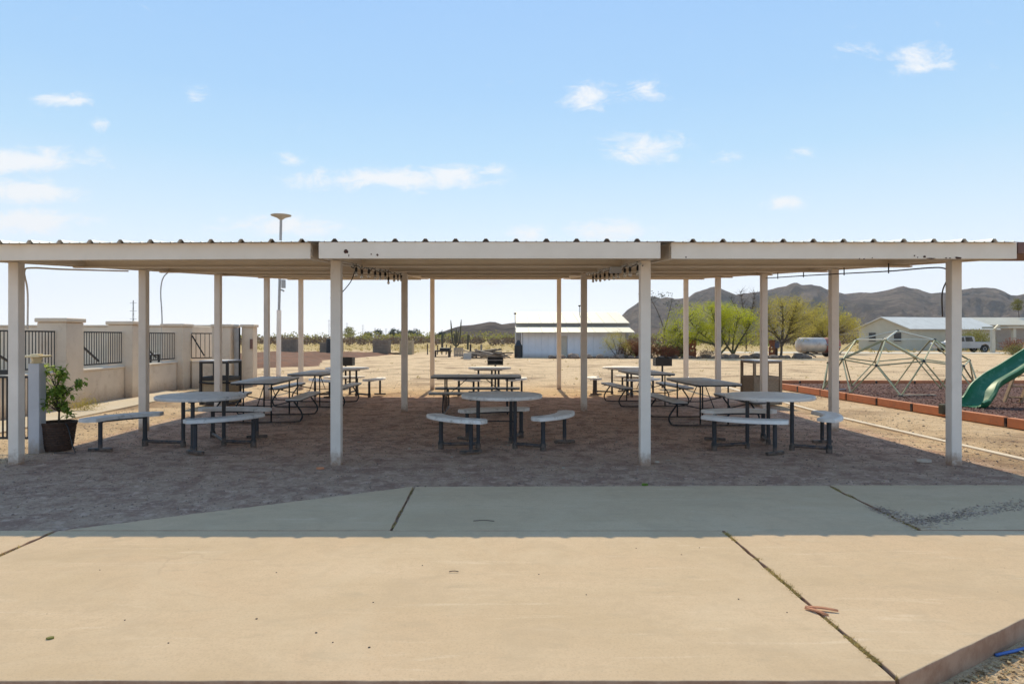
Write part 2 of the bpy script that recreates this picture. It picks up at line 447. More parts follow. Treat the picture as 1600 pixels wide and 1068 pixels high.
# ------------------------------------------------------------------ ground
def ground_mat():
    m, t, p = new_mat('desert ground')
    g = t.nodes.new('ShaderNodeNewGeometry'); P = g.outputs['Position']
    s = t.nodes.new('ShaderNodeSeparateXYZ'); t.links.new(P, s.inputs[0])
    n_lo = noise_n(t, P, .55, 6, .6); n_md = noise_n(t, P, 2.6, 8, .65); n_hi = noise_n(t, P, 28, 6, .7); n_far = noise_n(t, P, .09, 6, .6)
    sand = mixrgb(t, ramp(t, n_md, .36, .64), (.66,.46,.275), (.79,.58,.37))
    sand = mixrgb(t, ramp(t, n_lo, .50, .66), sand, (.38,.25,.155))
    sand = mixrgb(t, ramp(t, n_hi, .56, .72), sand, (.30,.20,.13))
    sand = mixrgb(t, ramp(t, noise_n(t, P, 9, 7, .72), .54, .70, (0,0,0,1), (.8,.8,.8,1)), sand, (.40,.265,.165))
    # dry yellow grass far out
    far = mth(t, 'MULTIPLY_ADD', n_far, 70, 0); far = mth(t, 'ADD', far, s.outputs[1])
    fm = t.nodes.new('ShaderNodeMapRange'); t.links.new(far, fm.inputs['Value']); fm.inputs['From Min'].default_value = 95; fm.inputs['From Max'].default_value = 125
    sand = mixrgb(t, fm.outputs[0], sand, (.46,.33,.15))
    # browner earth where the shelter's shadow falls, shade tone put into the colour
    def band(v, a, b, soft):
        x1 = t.nodes.new('ShaderNodeMapRange'); x1.interpolation_type = 'SMOOTHSTEP'; t.links.new(v, x1.inputs['Value'])
        x1.inputs['From Min'].default_value = a-soft; x1.inputs['From Max'].default_value = a+soft
        x2 = t.nodes.new('ShaderNodeMapRange'); x2.interpolation_type = 'SMOOTHSTEP'; t.links.new(v, x2.inputs['Value'])
        x2.inputs['From Min'].default_value = b-soft; x2.inputs['From Max'].default_value = b+soft
        x2.inputs['To Min'].default_value = 1; x2.inputs['To Max'].default_value = 0
        return mth(t, 'MULTIPLY', x1.outputs[0], x2.outputs[0])
    wob = mth(t, 'MULTIPLY_ADD', n_md, 1.6, -.8)
    xx = mth(t, 'ADD', s.outputs[0], wob); yv = mth(t, 'ADD', s.outputs[1], wob)
    shade_zone = mth(t, 'MULTIPLY', band(xx, -6.0, 5.9, .35), band(yv, 4.6, 17.6, .7))
    brown = mixrgb(t, ramp(t, n_md, .34, .62), (.62,.385,.275), (.80,.55,.41))
    brown = mixrgb(t, ramp(t, n_hi, .52, .66), brown, (.26,.155,.115))
    grav = mixrgb(t, ramp(t, n_hi, .35, .65), (.38,.255,.18), (.62,.425,.31))
    gm = t.nodes.new('ShaderNodeMapRange'); gm.interpolation_type = 'SMOOTHSTEP'
    t.links.new(yv, gm.inputs['Value']); gm.inputs['From Min'].default_value = 7.9; gm.inputs['From Max'].default_value = 9.6
    gm.inputs['To Min'].default_value = .9; gm.inputs['To Max'].default_value = 0
    brown = mixrgb(t, gm.outputs[0], brown, grav)
    mps = t.nodes.new('ShaderNodeMapping'); mps.inputs['Scale'].default_value = (1, .9, 1); t.links.new(P, mps.inputs[0])
    brown = mixrgb(t, ramp(t, noise_n(t, mps.outputs[0], 3.2, 9, .72, .4), .48, .57, (0,0,0,1), (.75,.75,.75,1)), brown, (.34,.20,.15))
    brown = mixrgb(t, ramp(t, noise_n(t, mps.outputs[0], 7.5, 8, .75), .52, .62, (0,0,0,1), (.7,.7,.7,1)), brown, (.74,.53,.41))
    col = mixrgb(t, shade_zone, sand, brown)
    t.links.new(col, p.inputs['Base Color']); p.inputs['Roughness'].default_value = .97; p.inputs['Specular IOR Level'].default_value = .15
    nb = add_bump(t, p, n_hi, .9, .05)
    add_bump(t, p, noise_n(t, P, 150, 4, .7), .5, .008, nb)
    nb2 = add_bump(t, p, noise_n(t, P, 5.5, 6, .6), .8, .10, nb)
    add_bump(t, p, n_md, .5, .12, nb2)
    return m
M['ground'] = ground_mat()

# slab outline: front edge line then the oblique edge on the right
OB0 = (1.74, 2.965); OB1 = (6.6, 5.93)
def dip(x, y):
    """1 where the yard lies a kerb's height below the slab top"""
    d1 = 2.975-y                                       # in front of the front edge
    ex, ey = OB1[0]-OB0[0], OB1[1]-OB0[1]; L = math.hypot(ex, ey)
    d2 = ((x-OB0[0])*ey-(y-OB0[1])*ex)/L             # right of the oblique edge
    d = np.maximum(np.where(x < 1.75, d1, -9), np.where(x >= 1.5, d2, -9))
    t = np.clip((d+.55)/.45, 0, 1); return t*t*(3-2*t)
def axis(parts):
    return np.unique(np.concatenate([np.arange(a, b, s) for a, b, s in parts]+[[parts[-1][1]]]))
gxs = np.concatenate([-np.geomspace(40, 5000, 26)[::-1], axis([(-39, -8, 1.0), (-8, 8, .12), (8, 40, 1.0)])[0:], np.geomspace(41, 5000, 26)])
gys = np.concatenate([[-60, -20, -6, -2, 0], axis([(.5, 8, .1), (8, 30, .35), (30, 70, 1.2)]), np.geomspace(72, 5600, 34)])
GX, GY = np.meshgrid(gxs, gys)
def ground_h(x, y):
    h = .016*np.sin(x*1.7+.6*y)*np.cos(y*1.3-.4*x)*.5
    h = h+.03*np.sin(x*.31)*np.cos(y*.27+1)*np.clip((y-22)/20, 0, 1)
    near = np.clip((y-6)/3, 0, 1)
    return h*near-.012-.085*dip(x, y)
GZ = ground_h(GX, GY)
V = np.stack([GX, GY, GZ], -1).reshape(-1, 3)
nx = len(gxs); ny = len(gys)
ii, jj = np.meshgrid(np.arange(nx-1), np.arange(ny-1)); a = (jj*nx+ii).ravel()
ground = np_mesh('ground', V, np.stack([a, a+1, a+1+nx, a+nx], 1), M['ground'], True)
tag(ground, kind='structure')

# ------------------------------------------------------------------ concrete pavement of separate slabs
def concrete_mat():
    m, t, p = new_mat('weathered concrete')
    g = t.nodes.new('ShaderNodeNewGeometry'); P = g.outputs['Position']
    mp = t.nodes.new('ShaderNodeMapping'); mp.inputs['Scale'].default_value = (.5, 1.4, 1); t.links.new(P, mp.inputs[0])
    col = mixrgb(t, ramp(t, noise_n(t, mp.outputs[0], 1.1, 7, .62), .34, .66), (.475,.342,.21), (.55,.40,.258))
    col = mixrgb(t, ramp(t, noise_n(t, P, .6, 5, .6, .6), .47, .70), col, (.54,.38,.24))
    col = mixrgb(t, ramp(t, noise_n(t, mp.outputs[0], 5.5, 9, .7), .55, .76), col, (.42,.315,.205))
    mp2 = t.nodes.new('ShaderNodeMapping'); mp2.inputs['Scale'].default_value = (.35, 3.2, 1); mp2.inputs['Location'].default_value = (3, 1, 0); t.links.new(P, mp2.inputs[0])
    col = mixrgb(t, ramp(t, noise_n(t, mp2.outputs[0], 3.0, 8, .72, .5), .57, .70, (0,0,0,1), (.5,.5,.5,1)), col, (.66,.52,.375))
    # small dark specks and rusty specks
    vo = t.nodes.new('ShaderNodeTexVoronoi'); vo.inputs['Scale'].default_value = 5.5; t.links.new(P, vo.inputs['Vector'])
    sp = ramp(t, vo.outputs['Distance'], .012, .03, (1,1,1,1), (0,0,0,1))
    wn = noise_n(t, P, 1.3, 2)
    sp = mth(t, 'MULTIPLY', sp, ramp(t, wn, .5, .56))
    col = mixrgb(t, sp, col, (.10,.06,.04))
    # gravel washed over the back right slab, in streaks
    s = t.nodes.new('ShaderNodeSeparateXYZ'); t.links.new(P, s.inputs[0])
    # hairline crack network, very sparse
    vc = t.nodes.new('ShaderNodeTexVoronoi'); vc.feature = 'DISTANCE_TO_EDGE'; vc.inputs['Scale'].default_value = .33
    nzc = t.nodes.new('ShaderNodeTexNoise'); nzc.inputs['Scale'].default_value = 1.6; nzc.inputs['Detail'].default_value = 8; t.links.new(P, nzc.inputs['Vector'])
    vv_ = vmth(t, 'SCALE', nzc.outputs['Color']); vv_.node.inputs['Scale'].default_value = .6
    t.links.new(vmth(t, 'ADD', P, vv_), vc.inputs['Vector'])
    ck = ramp(t, vc.outputs['Distance'], .0006, .0016, (1,1,1,1), (0,0,0,1))
    ck = mth(t, 'MULTIPLY', ck, ramp(t, noise_n(t, P, .8, 3),   .54, .62, (0,0,0,1), (.22,.22,.22,1)))
    col = mixrgb(t, ck, col, (.16,.11,.075))
    fg = noise_n(t, P, 75, 5, .75)
    col = mixrgb(t, ramp(t, fg, .50, .62, (0,0,0,1), (.45,.45,.45,1)), col, (.36,.26,.17))
    fg2 = noise_n(t, P, 17, 9, .78)
    col = mixrgb(t, ramp(t, fg2, .50, .61, (0,0,0,1), (.42,.42,.42,1)), col, (.45,.32,.20))
    col = mixrgb(t, ramp(t, noise_n(t, P, 2.4, 9, .7, .8), .50, .62, (0,0,0,1), (.5,.5,.5,1)), col, (.44,.32,.205))
    col = mixrgb(t, ramp(t, noise_n(t, P, .9, 10, .75, 1.2), .48, .66, (0,0,0,1), (.28,.28,.28,1)), col, (.57,.44,.30))
    sn = t.nodes.new('ShaderNodeSeparateXYZ'); t.links.new(g.outputs['True Normal'], sn.inputs[0])
    sd_ = mth(t, 'LESS_THAN', sn.outputs[2], .4)
    col = mixrgb(t, sd_, col, mixrgb(t, ramp(t, noise_n(t, P, 7, 6, .7), .4, .6), (.34,.195,.125), (.44,.28,.19)))
    t.links.new(col, p.inputs['Base Color']); p.inputs['Roughness'].default_value = .88; p.inputs['Specular IOR Level'].default_value = .25
    nb = add_bump(t, p, noise_n(t, P, 9, 8, .7), .25, .01)
    add_bump(t, p, noise_n(t, P, 110, 5, .7), .35, .003, nb)
    return m
M['concrete'] = concrete_mat()
M['jointdirt'] = pmat('dirt in the joints', (.30,.22,.12), (.17,.12,.075), 12, 1, .6, 60)
def wob_edge(a, b, n, amp, seed):
    r = random.Random(seed); pts = []
    for k in range(n+1):
        t = k/n; x = a[0]+(b[0]-a[0])*t; y = a[1]+(b[1]-a[1])*t
        if 0 < k < n:
            L = math.hypot(b[0]-a[0], b[1]-a[1]); ox, oy = -(b[1]-a[1])/L, (b[0]-a[0])/L
            w_ = r.uniform(-amp, amp); x += ox*w_; y += oy*w_
        pts.append((x, y))
    return pts[:-1]
def poly(corners, amps, seed):
    out = []
    for k, c in enumerate(corners):
        d = corners[(k+1) % len(corners)]
        L = math.hypot(d[0]-c[0], d[1]-c[1])
        out += wob_edge(c, d, max(2, int(L/.09)), amps[k], seed*10+k)
    return out
pav = MB().prism([(-13.9,3.05),(1.74,3.05),(6.5,6.02),(6.5,6.85),(-.83,6.75),(-3.3,5.35),(-13.9,5.2)], -.16, -.030).build('pavement', M['jointdirt'])
tag(pav, kind='structure')
J = .012
slabs = [
 (((-3.40,2.962),(1.722,2.962),(1.717,5.262),(-3.40,5.262)), (.002,.004,.002,.004)),
 (((-14,2.962),(-3.43,2.962),(-3.43,5.262),(-14,5.262)), (.002,.008,.002,.004)),
 (((1.745,2.975),(6.6,6.04),(6.6,6.86),(6.6,5.275),(1.735,5.262)), (.003,.002,.002,.002,.009)),
 (((-.825,5.272),(3.235,5.272),(3.30,6.87),(-.835,6.82)), (.002,.012,.006,.004)),
 (((-3.36,5.272),(-.845,5.272),(-.86,6.82)), (.002,.004,.010)),
 (((3.262,5.272),(5.4,5.285),(6.6,5.96),(6.6,6.88),(3.325,6.87)), (.002,.002,.002,.008,.012)),
]
slabs[2] = (((1.745,2.975),(5.45,5.25),(1.732,5.262)), (.002,.002,.004))
for k, (c, am) in enumerate(slabs):
    b = MB().prism(poly(c, am, k+3), -.14, .012+.002*(k % 3))
    b.build('concrete_slab', M['concrete'], pav, bevel=.006)
# curb face: reddish mortar edge under the front slab is the slab's own stained side
# dry grass in the joints
def joint_grass(a, b, n, wdt, z, mat, h=(.01,.028)):
    t = rng.uniform(0, 1, n)
    cs = np.stack([a[0]+(b[0]-a[0])*t+rng.normal(0, wdt, n), a[1]+(b[1]-a[1])*t+rng.normal(0, wdt, n), rng.uniform(z, z+.012, n)], 1)
    cl = np.array([mnoise.noise(Vector((q[0]*3, q[1]*5, 1))) for q in cs]) > -.08
    V, Fq = leaf_cloud(cs[cl], .017, .005)
    return V, Fq
vs = []; fs = []; off = 0
for (a, b, n, wd) in (((1.728,5.2),(1.738,3.0),5200,.013),((-3.415,5.2),(-3.415,4.0),260,.006),((-.84,5.3),(-.85,6.8),160,.006),((3.25,5.3),(3.31,6.8),900,.010)):
    Vq, Fq = joint_grass(a, b, n, wd, .0, None)
    vs.append(Vq); fs.append(Fq+off); off += len(Vq)
jg = np_mesh('joint_weeds', np.concatenate(vs), np.concatenate(fs), M['drygrass'])
tag(jg, 'dry yellow weeds and dirt growing in the joints between the concrete slabs', 'weeds', kind='stuff')

# gravel washed over the back right slab
n = 2600
t = rng.uniform(0, 1, n)
st = rng.integers(0, 3, n)
ax = np.where(st == 0, 3.28+rng.normal(0, .12, n)*t+.05*t, np.where(st == 1, 3.3+2.0*t, 3.3+1.5*t))
ay = np.where(st == 0, 5.95-.65*t, np.where(st == 1, 5.50+.95*t, 5.45+.62*t))
ax = ax+rng.normal(0, .06, n); ay = ay+rng.normal(0, .035, n)
keep = (ax > 3.2) & (ay > 5.28) & (rng.uniform(0, 1, n) < (1-.6*t))
cs = np.stack([ax[keep], ay[keep], np.full(keep.sum(), .020)], 1)
Vq, Fq = leaf_cloud(cs, .012, .016)
Vq[:, 2] = np.maximum(Vq[:, 2]*.3+.012, .017)
g_ = np_mesh('washed_gravel', Vq, Fq, M['pebble'])
tag(g_, 'dark streaks of loose gravel washed over the shaded back right slab', 'gravel', kind='stuff')

# grit scattered over the ground, real little stones
def stones(centers, sz):
    """squashed octahedra"""
    n = len(centers)
    base = np.array([(1,0,0),(0,1,0),(-1,0,0),(0,-1,0),(0,0,.7),(0,0,-.5)], float)
    an = rng.uniform(0, 2*PI, n); c, s_ = np.cos(an), np.sin(an)
    sc = rng.uniform(.6, 1.4, (n, 3))*sz[:, None]
    b = base[None]*sc[:, None, :]
    x = b[..., 0]*c[:, None]-b[..., 1]*s_[:, None]; y = b[..., 0]*s_[:, None]+b[..., 1]*c[:, None]
    V = np.stack([x, y, b[..., 2]], -1)+centers[:, None]
    fb = np.array([(0,1,4),(1,2,4),(2,3,4),(3,0,4),(1,0,5),(2,1,5),(3,2,5),(0,3,5)])
    Ff = (fb[None]+(np.arange(n)*6)[:, None, None]).reshape(-1, 3)
    return V.reshape(-1, 3), Ff
n = 15000
y = 5.6+rng.beta(1.1, 2.2, n)*11; x = rng.uniform(-8.5, 7.5, n)
# keep off the slabs
def on_slab(x, y):
    back = (y < 6.88) & (x > -.85)
    tri = (y < 5.28+(x+3.40)*(6.84-5.28)/2.57) & (x > -3.4) & (x <= -.85)
    return back | tri | (y < 5.28)
k_ = ~on_slab(x, y-.03)
x = x[k_]; y = y[k_]
cs = np.stack([x, y, ground_h(x, y)+.003], 1)
Vq, Fq = stones(cs, .005+.010*rng.random(len(x))**3)
tag(np_mesh('gravel', Vq, Fq, M['pebble']), 'grey and brown grit strewn over the shaded earth under the shelter', 'gravel', kind='stuff')
n = 9000
y = 7+rng.beta(1, 1.6, n)*26; x = rng.uniform(-16, 20, n)
k_ = ((x < -6.1) | (x > 5.6) | (y > 17.5)) & (y > 7.2) & ~((x > 8.2) & (y < 21.2))
x = x[k_]; y = y[k_]
cs = np.stack([x, y, ground_h(x, y)+.004], 1)
Vq, Fq = stones(cs, .006+.022*rng.random(len(x))**4)
tag(np_mesh('gravel', Vq, Fq, M['pebble_sun']), 'pale grit scattered over the sunlit dirt around the shelter', 'gravel', kind='stuff')

n = 900
y = 5.6+rng.beta(1.2, 2.0, n)*12; x = rng.uniform(-8.5, 7.5, n)
k_ = ~on_slab(x, y-.03); x = x[k_]; y = y[k_]
Vq, Fq = leaf_cloud(np.stack([x, y, ground_h(x, y)+.006], 1), .016, .012)
Vq[:, 2] = np.maximum(Vq[:, 2], -.006)
tag(np_mesh('leaf_litter', Vq, Fq, M['litter']), 'scattered dry leaf bits on the earth under the shelter', 'leaf litter', kind='stuff')

# concrete footpath along the stucco wall, and the thin header strip on the right
M['path'] = pmat('sandy footpath', (.56,.46,.34), (.49,.395,.285), 1.3, .9, .2, 60)
fp = MB().prism([(-9.0,8.0),(-7.75,8.0),(-7.9,13),(-8.15,18.2),(-10.2,19.6),(-9.2,17.5),(-9.05,13)], -.05, .02).build('footpath', M['path'], bevel=.01)
tag(fp, kind='structure')
hs = MB().prism([(6.42,7.3),(6.52,7.3),(6.45,12.8),(6.9,20.6),(6.8,20.6),(6.35,12.8)], -.05, .012).build('header_strip', M['stucco_lt'], bevel=.005)
tag(hs, kind='structure')

# low spoil bank of red brown earth beyond the shelter, left
def mound(name, pts, h, mat, res=.35):
    P = [Vector((*p, 0)) for p in pts]
    xs = [p[0] for p in pts]; ys = [p[1] for p in pts]
    gx_ = np.arange(min(xs)-1, max(xs)+1, res); gy_ = np.arange(min(ys)-1, max(ys)+1, res)
    X, Y = np.meshgrid(gx_, gy_)
    inside = np.zeros(X.shape, bool); dist = np.full(X.shape, 1e9)
    for k in range(len(pts)):
        (x0, y0), (x1, y1) = pts[k], pts[(k+1) % len(pts)]
        cond = ((y0 > Y) != (y1 > Y)) & (X < (x1-x0)*(Y-y0)/((y1-y0) if y1 != y0 else 1e-9)+x0)
        inside ^= cond
        L2 = (x1-x0)**2+(y1-y0)**2; t = np.clip(((X-x0)*(x1-x0)+(Y-y0)*(y1-y0))/L2, 0, 1)
        dist = np.minimum(dist, np.hypot(X-x0-t*(x1-x0), Y-y0-t*(y1-y0)))
    d = np.where(inside, dist, -dist)
    nz_ = np.array([[mnoise.noise(Vector((a*.8, b*.8, 0)))+.6*mnoise.noise(Vector((a*2.1, b*2.1, 3))) for a in gx_] for b in gy_])
    Z = np.clip(d/1.2, -.3, 1)*h*(1+.5*nz_)+.02*nz_-.02
    V = np.stack([X, Y, Z], -1).reshape(-1, 3); nx_ = len(gx_)
    i_, j_ = np.meshgrid(np.arange(nx_-1), np.arange(len(gy_)-1)); a = (j_*nx_+i_).ravel()
    keep = (Z.reshape(-1)[a] > -.2*h)
    a = a[keep]
    return np_mesh(name, V, np.stack([a, a+1, a+1+nx_, a+nx_], 1), mat, True)
M['redearth'] = pmat('turned red earth', (.20,.085,.045), (.13,.06,.035), 1.2, 1, .8, 6, c3=(.12,.07,.05), c3lim=(.55,.68), c3scale=3, bdist=.05)
tag(mound('earth_bank', [(-12.2,33.4),(-9.5,36),(-11.5,45),(-9.8,56),(-9.2,62),(-22,62),(-25,45),(-16,33.2)], .22, M['redearth'], .4), kind='structure')

# ------------------------------------------------------------------ the shade shelter: three lean-to units side by side
SLOPE = .067
ZB = 2.372                    # underside of the front fascia
Y0, Y1 = 7.57, 20.3
def zb(Y): return ZB+SLOPE*(Y-Y0)
def roof_profile(x0, x1, first):
    """cross-section of ribbed sheet between x0 and x1: big ribs every .332 m, two minor ribs between"""
    pts = []
    P_ = .332
    k = math.floor((x0-first)/P_)-1
    ev = []
    while first+k*P_ < x1+P_:
        c = first+k*P_
        ev += [(c-.040, 0), (c-.014, .034), (c+.014, .034), (c+.040, 0)]
        for q in (P_/3, 2*P_/3):
            ev += [(c+q-.012, 0), (c+q, .0075), (c+q+.012, 0)]
        k += 1
    pts = [(x0, 0)]+[e for e in ev if x0+.005 < e[0] < x1-.005]+[(x1, 0)]
    return pts
def shelter(label, x0, x1, posts, first_rib, fy=Y0, tilt=0.0, drop=0.0, over=.012):
    """posts: list of (x, [Y...])"""
    root = empty('shade_shelter', ((x0+x1)/2, fy, 0), 0, label, 'shade shelter', 'steel shade shelter units standing side by side')
    H = .178
    def zt(x): return tilt*(x-(x0+x1)/2)-drop
    # ribbed roof sheet with thickness
    prof = roof_profile(x0+.01, x1-.01, first_rib)
    ya, yb = fy-over, Y1+.03
    rings = []
    ring = lambda Y, up: [(px_, Y, zb(Y)+H+.004+pz+up+zt(px_)) for px_, pz in prof]
    b = MB()
    top_a, top_b = ring(ya, .003), ring(yb, .003)
    bot_a, bot_b = ring(ya, 0), ring(yb, 0)
    n = len(prof)
    b.v = top_a+top_b+bot_a+bot_b
    for k in range(n-1):
        b.f.append((k, k+1, n+k+1, n+k)); b.f.append((2*n+k+1, 2*n+k, 3*n+k, 3*n+k+1))
        b.f.append((k+1, k, 2*n+k, 2*n+k+1)); b.f.append((n+k, n+k+1, 3*n+k+1, 3*n+k))
    b.build('roof_sheet', M['sheet'], root)
    # rib closures (dark foam end plugs under the ribs)
    b = MB()
    c = first_rib-40*.332
    while c < x1:
        if c-.04 > x0 and c+.04 < x1:
            z = zb(fy)+H+.0035+zt(c)
            b.prism_xz([(c-.034,z),(c+.034,z),(c+.013,z+.029),(c-.013,z+.029)], fy+.004, fy+.03)
        c += .332
    b.build('rib_plugs', M['wooddark'], root)['kind'] = 'stuff'
    # front fascia: C channel, web in front, lips folded back
    def channel(Yf, z, h, name, face=-1, lip=.07, mat=M['paint'], xa=x0, xb=x1):
        b = MB(); th = .004
        i = len(b.v)
        def add(xl, xr, ya_, yb_, za, zb_):
            v0 = len(b.v)
            b.box(xl, xr, ya_, yb_, za, zb_)
            for q in range(v0, len(b.v)):
                vx = b.v[q]; b.v[q] = (vx[0], vx[1], vx[2]+zt(vx[0]))
        if face < 0:
            add(xa, xb, Yf, Yf+th, z, z+h); add(xa, xb, Yf+th, Yf+lip, z, z+th); add(xa, xb, Yf+th, Yf+lip, z+h-th, z+h)
            add(xa, xb, Yf+lip-th, Yf+lip, z+th, z+.02)
        else:
            add(xa, xb, Yf-th, Yf, z, z+h); add(xa, xb, Yf-lip, Yf-th, z, z+th); add(xa, xb, Yf-lip, Yf-th, z+h-th, z+h)
        return b.build(name, mat, root)
    fas = channel(fy, zb(fy), H, 'fascia')
    channel(Y1, zb(Y1)-.0, H, 'fascia', 1)
    # rake beams along both sides
    for xe, s in ((x0, 1), (x1, -1)):
        b = MB(); th = .004
        ya_, yb_ = fy+.075, Y1-.075
        for (xa, xb, dz0, dz1) in ((xe, xe+s*th, 0, H-.002), (xe+s*th, xe+s*.07, 0, th)):
            xl, xr = min(xa, xb), max(xa, xb)
            i = len(b.v)
            for Y in (ya_, yb_):
                z = zb(Y)+zt(xe)
                b.v += [(xl,Y,z+dz0),(xr,Y,z+dz0),(xr,Y,z+dz1),(xl,Y,z+dz1)]
            for f in ((0,1,2,3),(7,6,5,4),(0,4,5,1),(1,5,6,2),(2,6,7,3),(3,7,4,0)): b.f.append(tuple(i+q for q in f))
        b.build('rake_beam', M['paint'], root)
    # main girders on the post lines
    for (xp, ys) in posts:
        b = MB()
        ya_, yb_ = fy+.085, Y1-.085
        i = len(b.v)
        for Y in (ya_, yb_):
            z = zb(Y)+zt(xp)
            b.v += [(xp-.05,Y,z+.008),(xp+.05,Y,z+.008),(xp+.05,Y,z+.13),(xp-.05,Y,z+.13)]
        for f in ((0,1,2,3),(7,6,5,4),(0,4,5,1),(1,5,6,2),(2,6,7,3),(3,7,4,0)): b.f.append(tuple(i+q for q in f))
        b.build('girder', M['paint'], root)
    # purlins across, hanging slightly below the rake line
    for Y in (9.42, 11.8, 14.2, 16.6, 18.9):
        b = MB(); th = .004; z = zb(Y)-.032-drop
        xa, xb = x0+.075, x1-.075
        b.box(xa, xb, Y, Y+th, z, z+.165); b.box(xa, xb, Y-.065, Y, z, z+th); b.box(xa, xb, Y-.065, Y-.065+th, z+th, z+.018)
        b.box(xa, xb, Y+th, Y+.065, z+.161, z+.165)
        b.build('purlin', M['paint'], root)
    # posts
    for (xp, ys) in posts:
        for Y in ys:
            if Y == Y0: continue
            b = MB().box(xp-.061, xp+.061, Y, Y+.12, -.06, zb(Y)+.006+zt(xp))
            b.build('post', M['post'], root, bevel=.008)
    return root, fas
ROWS5 = [8.08, 11.0, 13.92, 16.85, 19.75]
ROWS3 = [8.08, 13.92, 19.75]
sl, fl = shelter('left unit of the cream steel shade shelter, beside the stucco wall', -5.92, gx(485, 7.57), [(gx(20,8.08), ROWS5)], gx(287, 7.57), tilt=.0050, drop=.010, over=.075)
sc_, fc = shelter('middle unit of the cream steel shade shelter with bulbs hung along both sides', gx(498, 7.5), gx(1032, 7.5), [(gx(524,8.08), ROWS3), (gx(1009,8.08), ROWS3)], gx(523, 7.5), fy=7.5)
sr, fr = shelter('right unit of the cream steel shade shelter, beside the playground', gx(1049, 7.57), gx(1589, 7.57), [(gx(1495.5,8.08), ROWS5)], gx(1081, 7.57), over=.05)
# valley flashings closing the joints between the units
for xa_, xb_ in ((gx(485,7.57)-.02, gx(498,7.5)+.01), (gx(1032,7.5)-.01, gx(1049,7.57)+.02)):
    b = MB()
    for Y in (7.497, Y1):
        z = zb(Y)+.178-.004
        b.v += [(xa_,Y,z+.012),(xb_,Y,z+.012),(xb_,Y,z+.016),(xa_,Y,z+.016)]
    for f in ((0,1,2,3),(7,6,5,4),(0,4,5,1),(1,5,6,2),(2,6,7,3),(3,7,4,0)): b.f.append(f)
    b.build('valley_flashing', M['galv'], sc_)
# rust blisters on the fascias
def rust(parent, px, py, w_, h_, fy, seed):
    r = random.Random(seed); z = gz(py, fy); x = gx(px, fy); n = 9
    pts = [(x+math.cos(2*PI*k/n)*w_/2*F**0*(fy/F)*r.uniform(.6,1.2), z+math.sin(2*PI*k/n)*h_/2*(fy/F)*r.uniform(.6,1.2)) for k in range(n)]
    MB().prism_xz(pts, fy-.0015, fy-.0002).build('rust_spot', M['rust'], parent)
for k, (px, py, w_, h_) in enumerate(((540.5,392.5,7,8),(580,397,2.5,2.5),(589.5,398,3.5,4),(545,399,1.5,5))): rust(sc_, px, py, w_, h_, 7.5, k)
for k, (px, py, w_, h_) in enumerate(((1429,399.5,3,3),(1434,402,2.5,2),(1444.5,401,5,4),(1455,403.7,16,2.2),(1478.5,403,4,2.5),(1484.5,403.2,4,2),(1497,402.8,10,4.5),(1343,404,2,2),(1350,404.3,3,1.6),(1072,401.5,2.5,3),(1363,403,2,2))): rust(sr, px, py, w_, h_, 7.57, k+9)

# neighbouring brown eave just inside the frame at the right
nb = empty('brown_eave', (7.4, 7.7, 0), 0, 'brown painted eave of a neighbouring roof at the right end of the shelter', 'eave')
MB().box(gx(1591,7.6), 9.5, 7.6, 7.72, gz(396,7.6), gz(378,7.6)).build('fascia', M['brown'], nb, bevel=.004)
MB().box(gx(1591,7.6)+.03, 9.5, 7.73, 9.3, gz(381,7.6), gz(379,7.6)).build('roof_sheet', M['brown'], nb)
for xq in (8.2, 9.4): MB().box(xq-.05, xq+.05, 7.74, 7.84, -.05, gz(381.5,7.6)).build('post', M['brown'], nb)

# conduits along the rakes
def cable(name, pts, r, mat, parent=None, n=6, label=None, cat=None):
    o = MB().tube(pts, r, n).build(name, mat, parent, smooth=True)
    if label: tag(o, label, cat)
    return o
def arc_pts(pts, n=8):
    """Catmull-Rom through the points"""
    P = [Vector(p) for p in pts]; P = [P[0]*2-P[1]]+P+[P[-1]*2-P[-2]]; out = []
    for k in range(1, len(P)-2):
        for q in range(n):
            t = q/n; a, b, c, d = P[k-1], P[k], P[k+1], P[k+2]
            out.append(.5*((2*b)+(-a+c)*t+(2*a-5*b+4*c-d)*t*t+(-a+3*b-3*c+d)*t**3))
    out.append(P[-2]); return out
xl = gx(20,8.08)+.09
cable('conduit', arc_pts([(xl,8.2,1.6),(xl,8.2,2.05),(gx(38,8.25),8.25,gz(424,8.25)),(gx(50,8.4),8.4,gz(418.5,8.4)),(gx(94,9.0),9.0,gz(420.5,9.0)),(gx(145,9.7),9.7,gz(422,9.7)),(gx(200,10.6),10.6,gz(423.5,10.6))]), .011, M['post'], sl)
xr = gx(1495,8.08)-.09
cable('conduit', arc_pts([(xr,8.2,1.75),(xr,8.2,2.05),(gx(1484,8.2),8.2,gz(428,8.2)),(gx(1475,8.3),8.3,gz(419,8.3)),(gx(1450,8.5),8.5,gz(418.5,8.5)),(gx(1390,9.3),9.3,gz(423.5,9.3)),(gx(1323,10.5),10.5,gz(427,10.5)),(gx(1259,11.9),11.9,gz(430.5,11.9)),(gx(1197,13.7),13.7,gz(434.5,13.7))]), .009, M['wooddark'], sr)
for k, (Y, py_) in enumerate(((9.3,423.5),(10.5,427),(11.9,430.5),(13.0,433))):
    MB().tube([(xr-.02,Y,gz(py_,Y)-.03),(xr-.02,Y,zb(Y)+.02)], .009, 5).build('conduit_clip', M['black'], sr)
MB().box(gx(954,9.3), gx(971,9.3), 9.28, 9.40, gz(426,9.3), gz(416.5,9.3)).build('junction_box', M['vinyl'], sc_, bevel=.005)

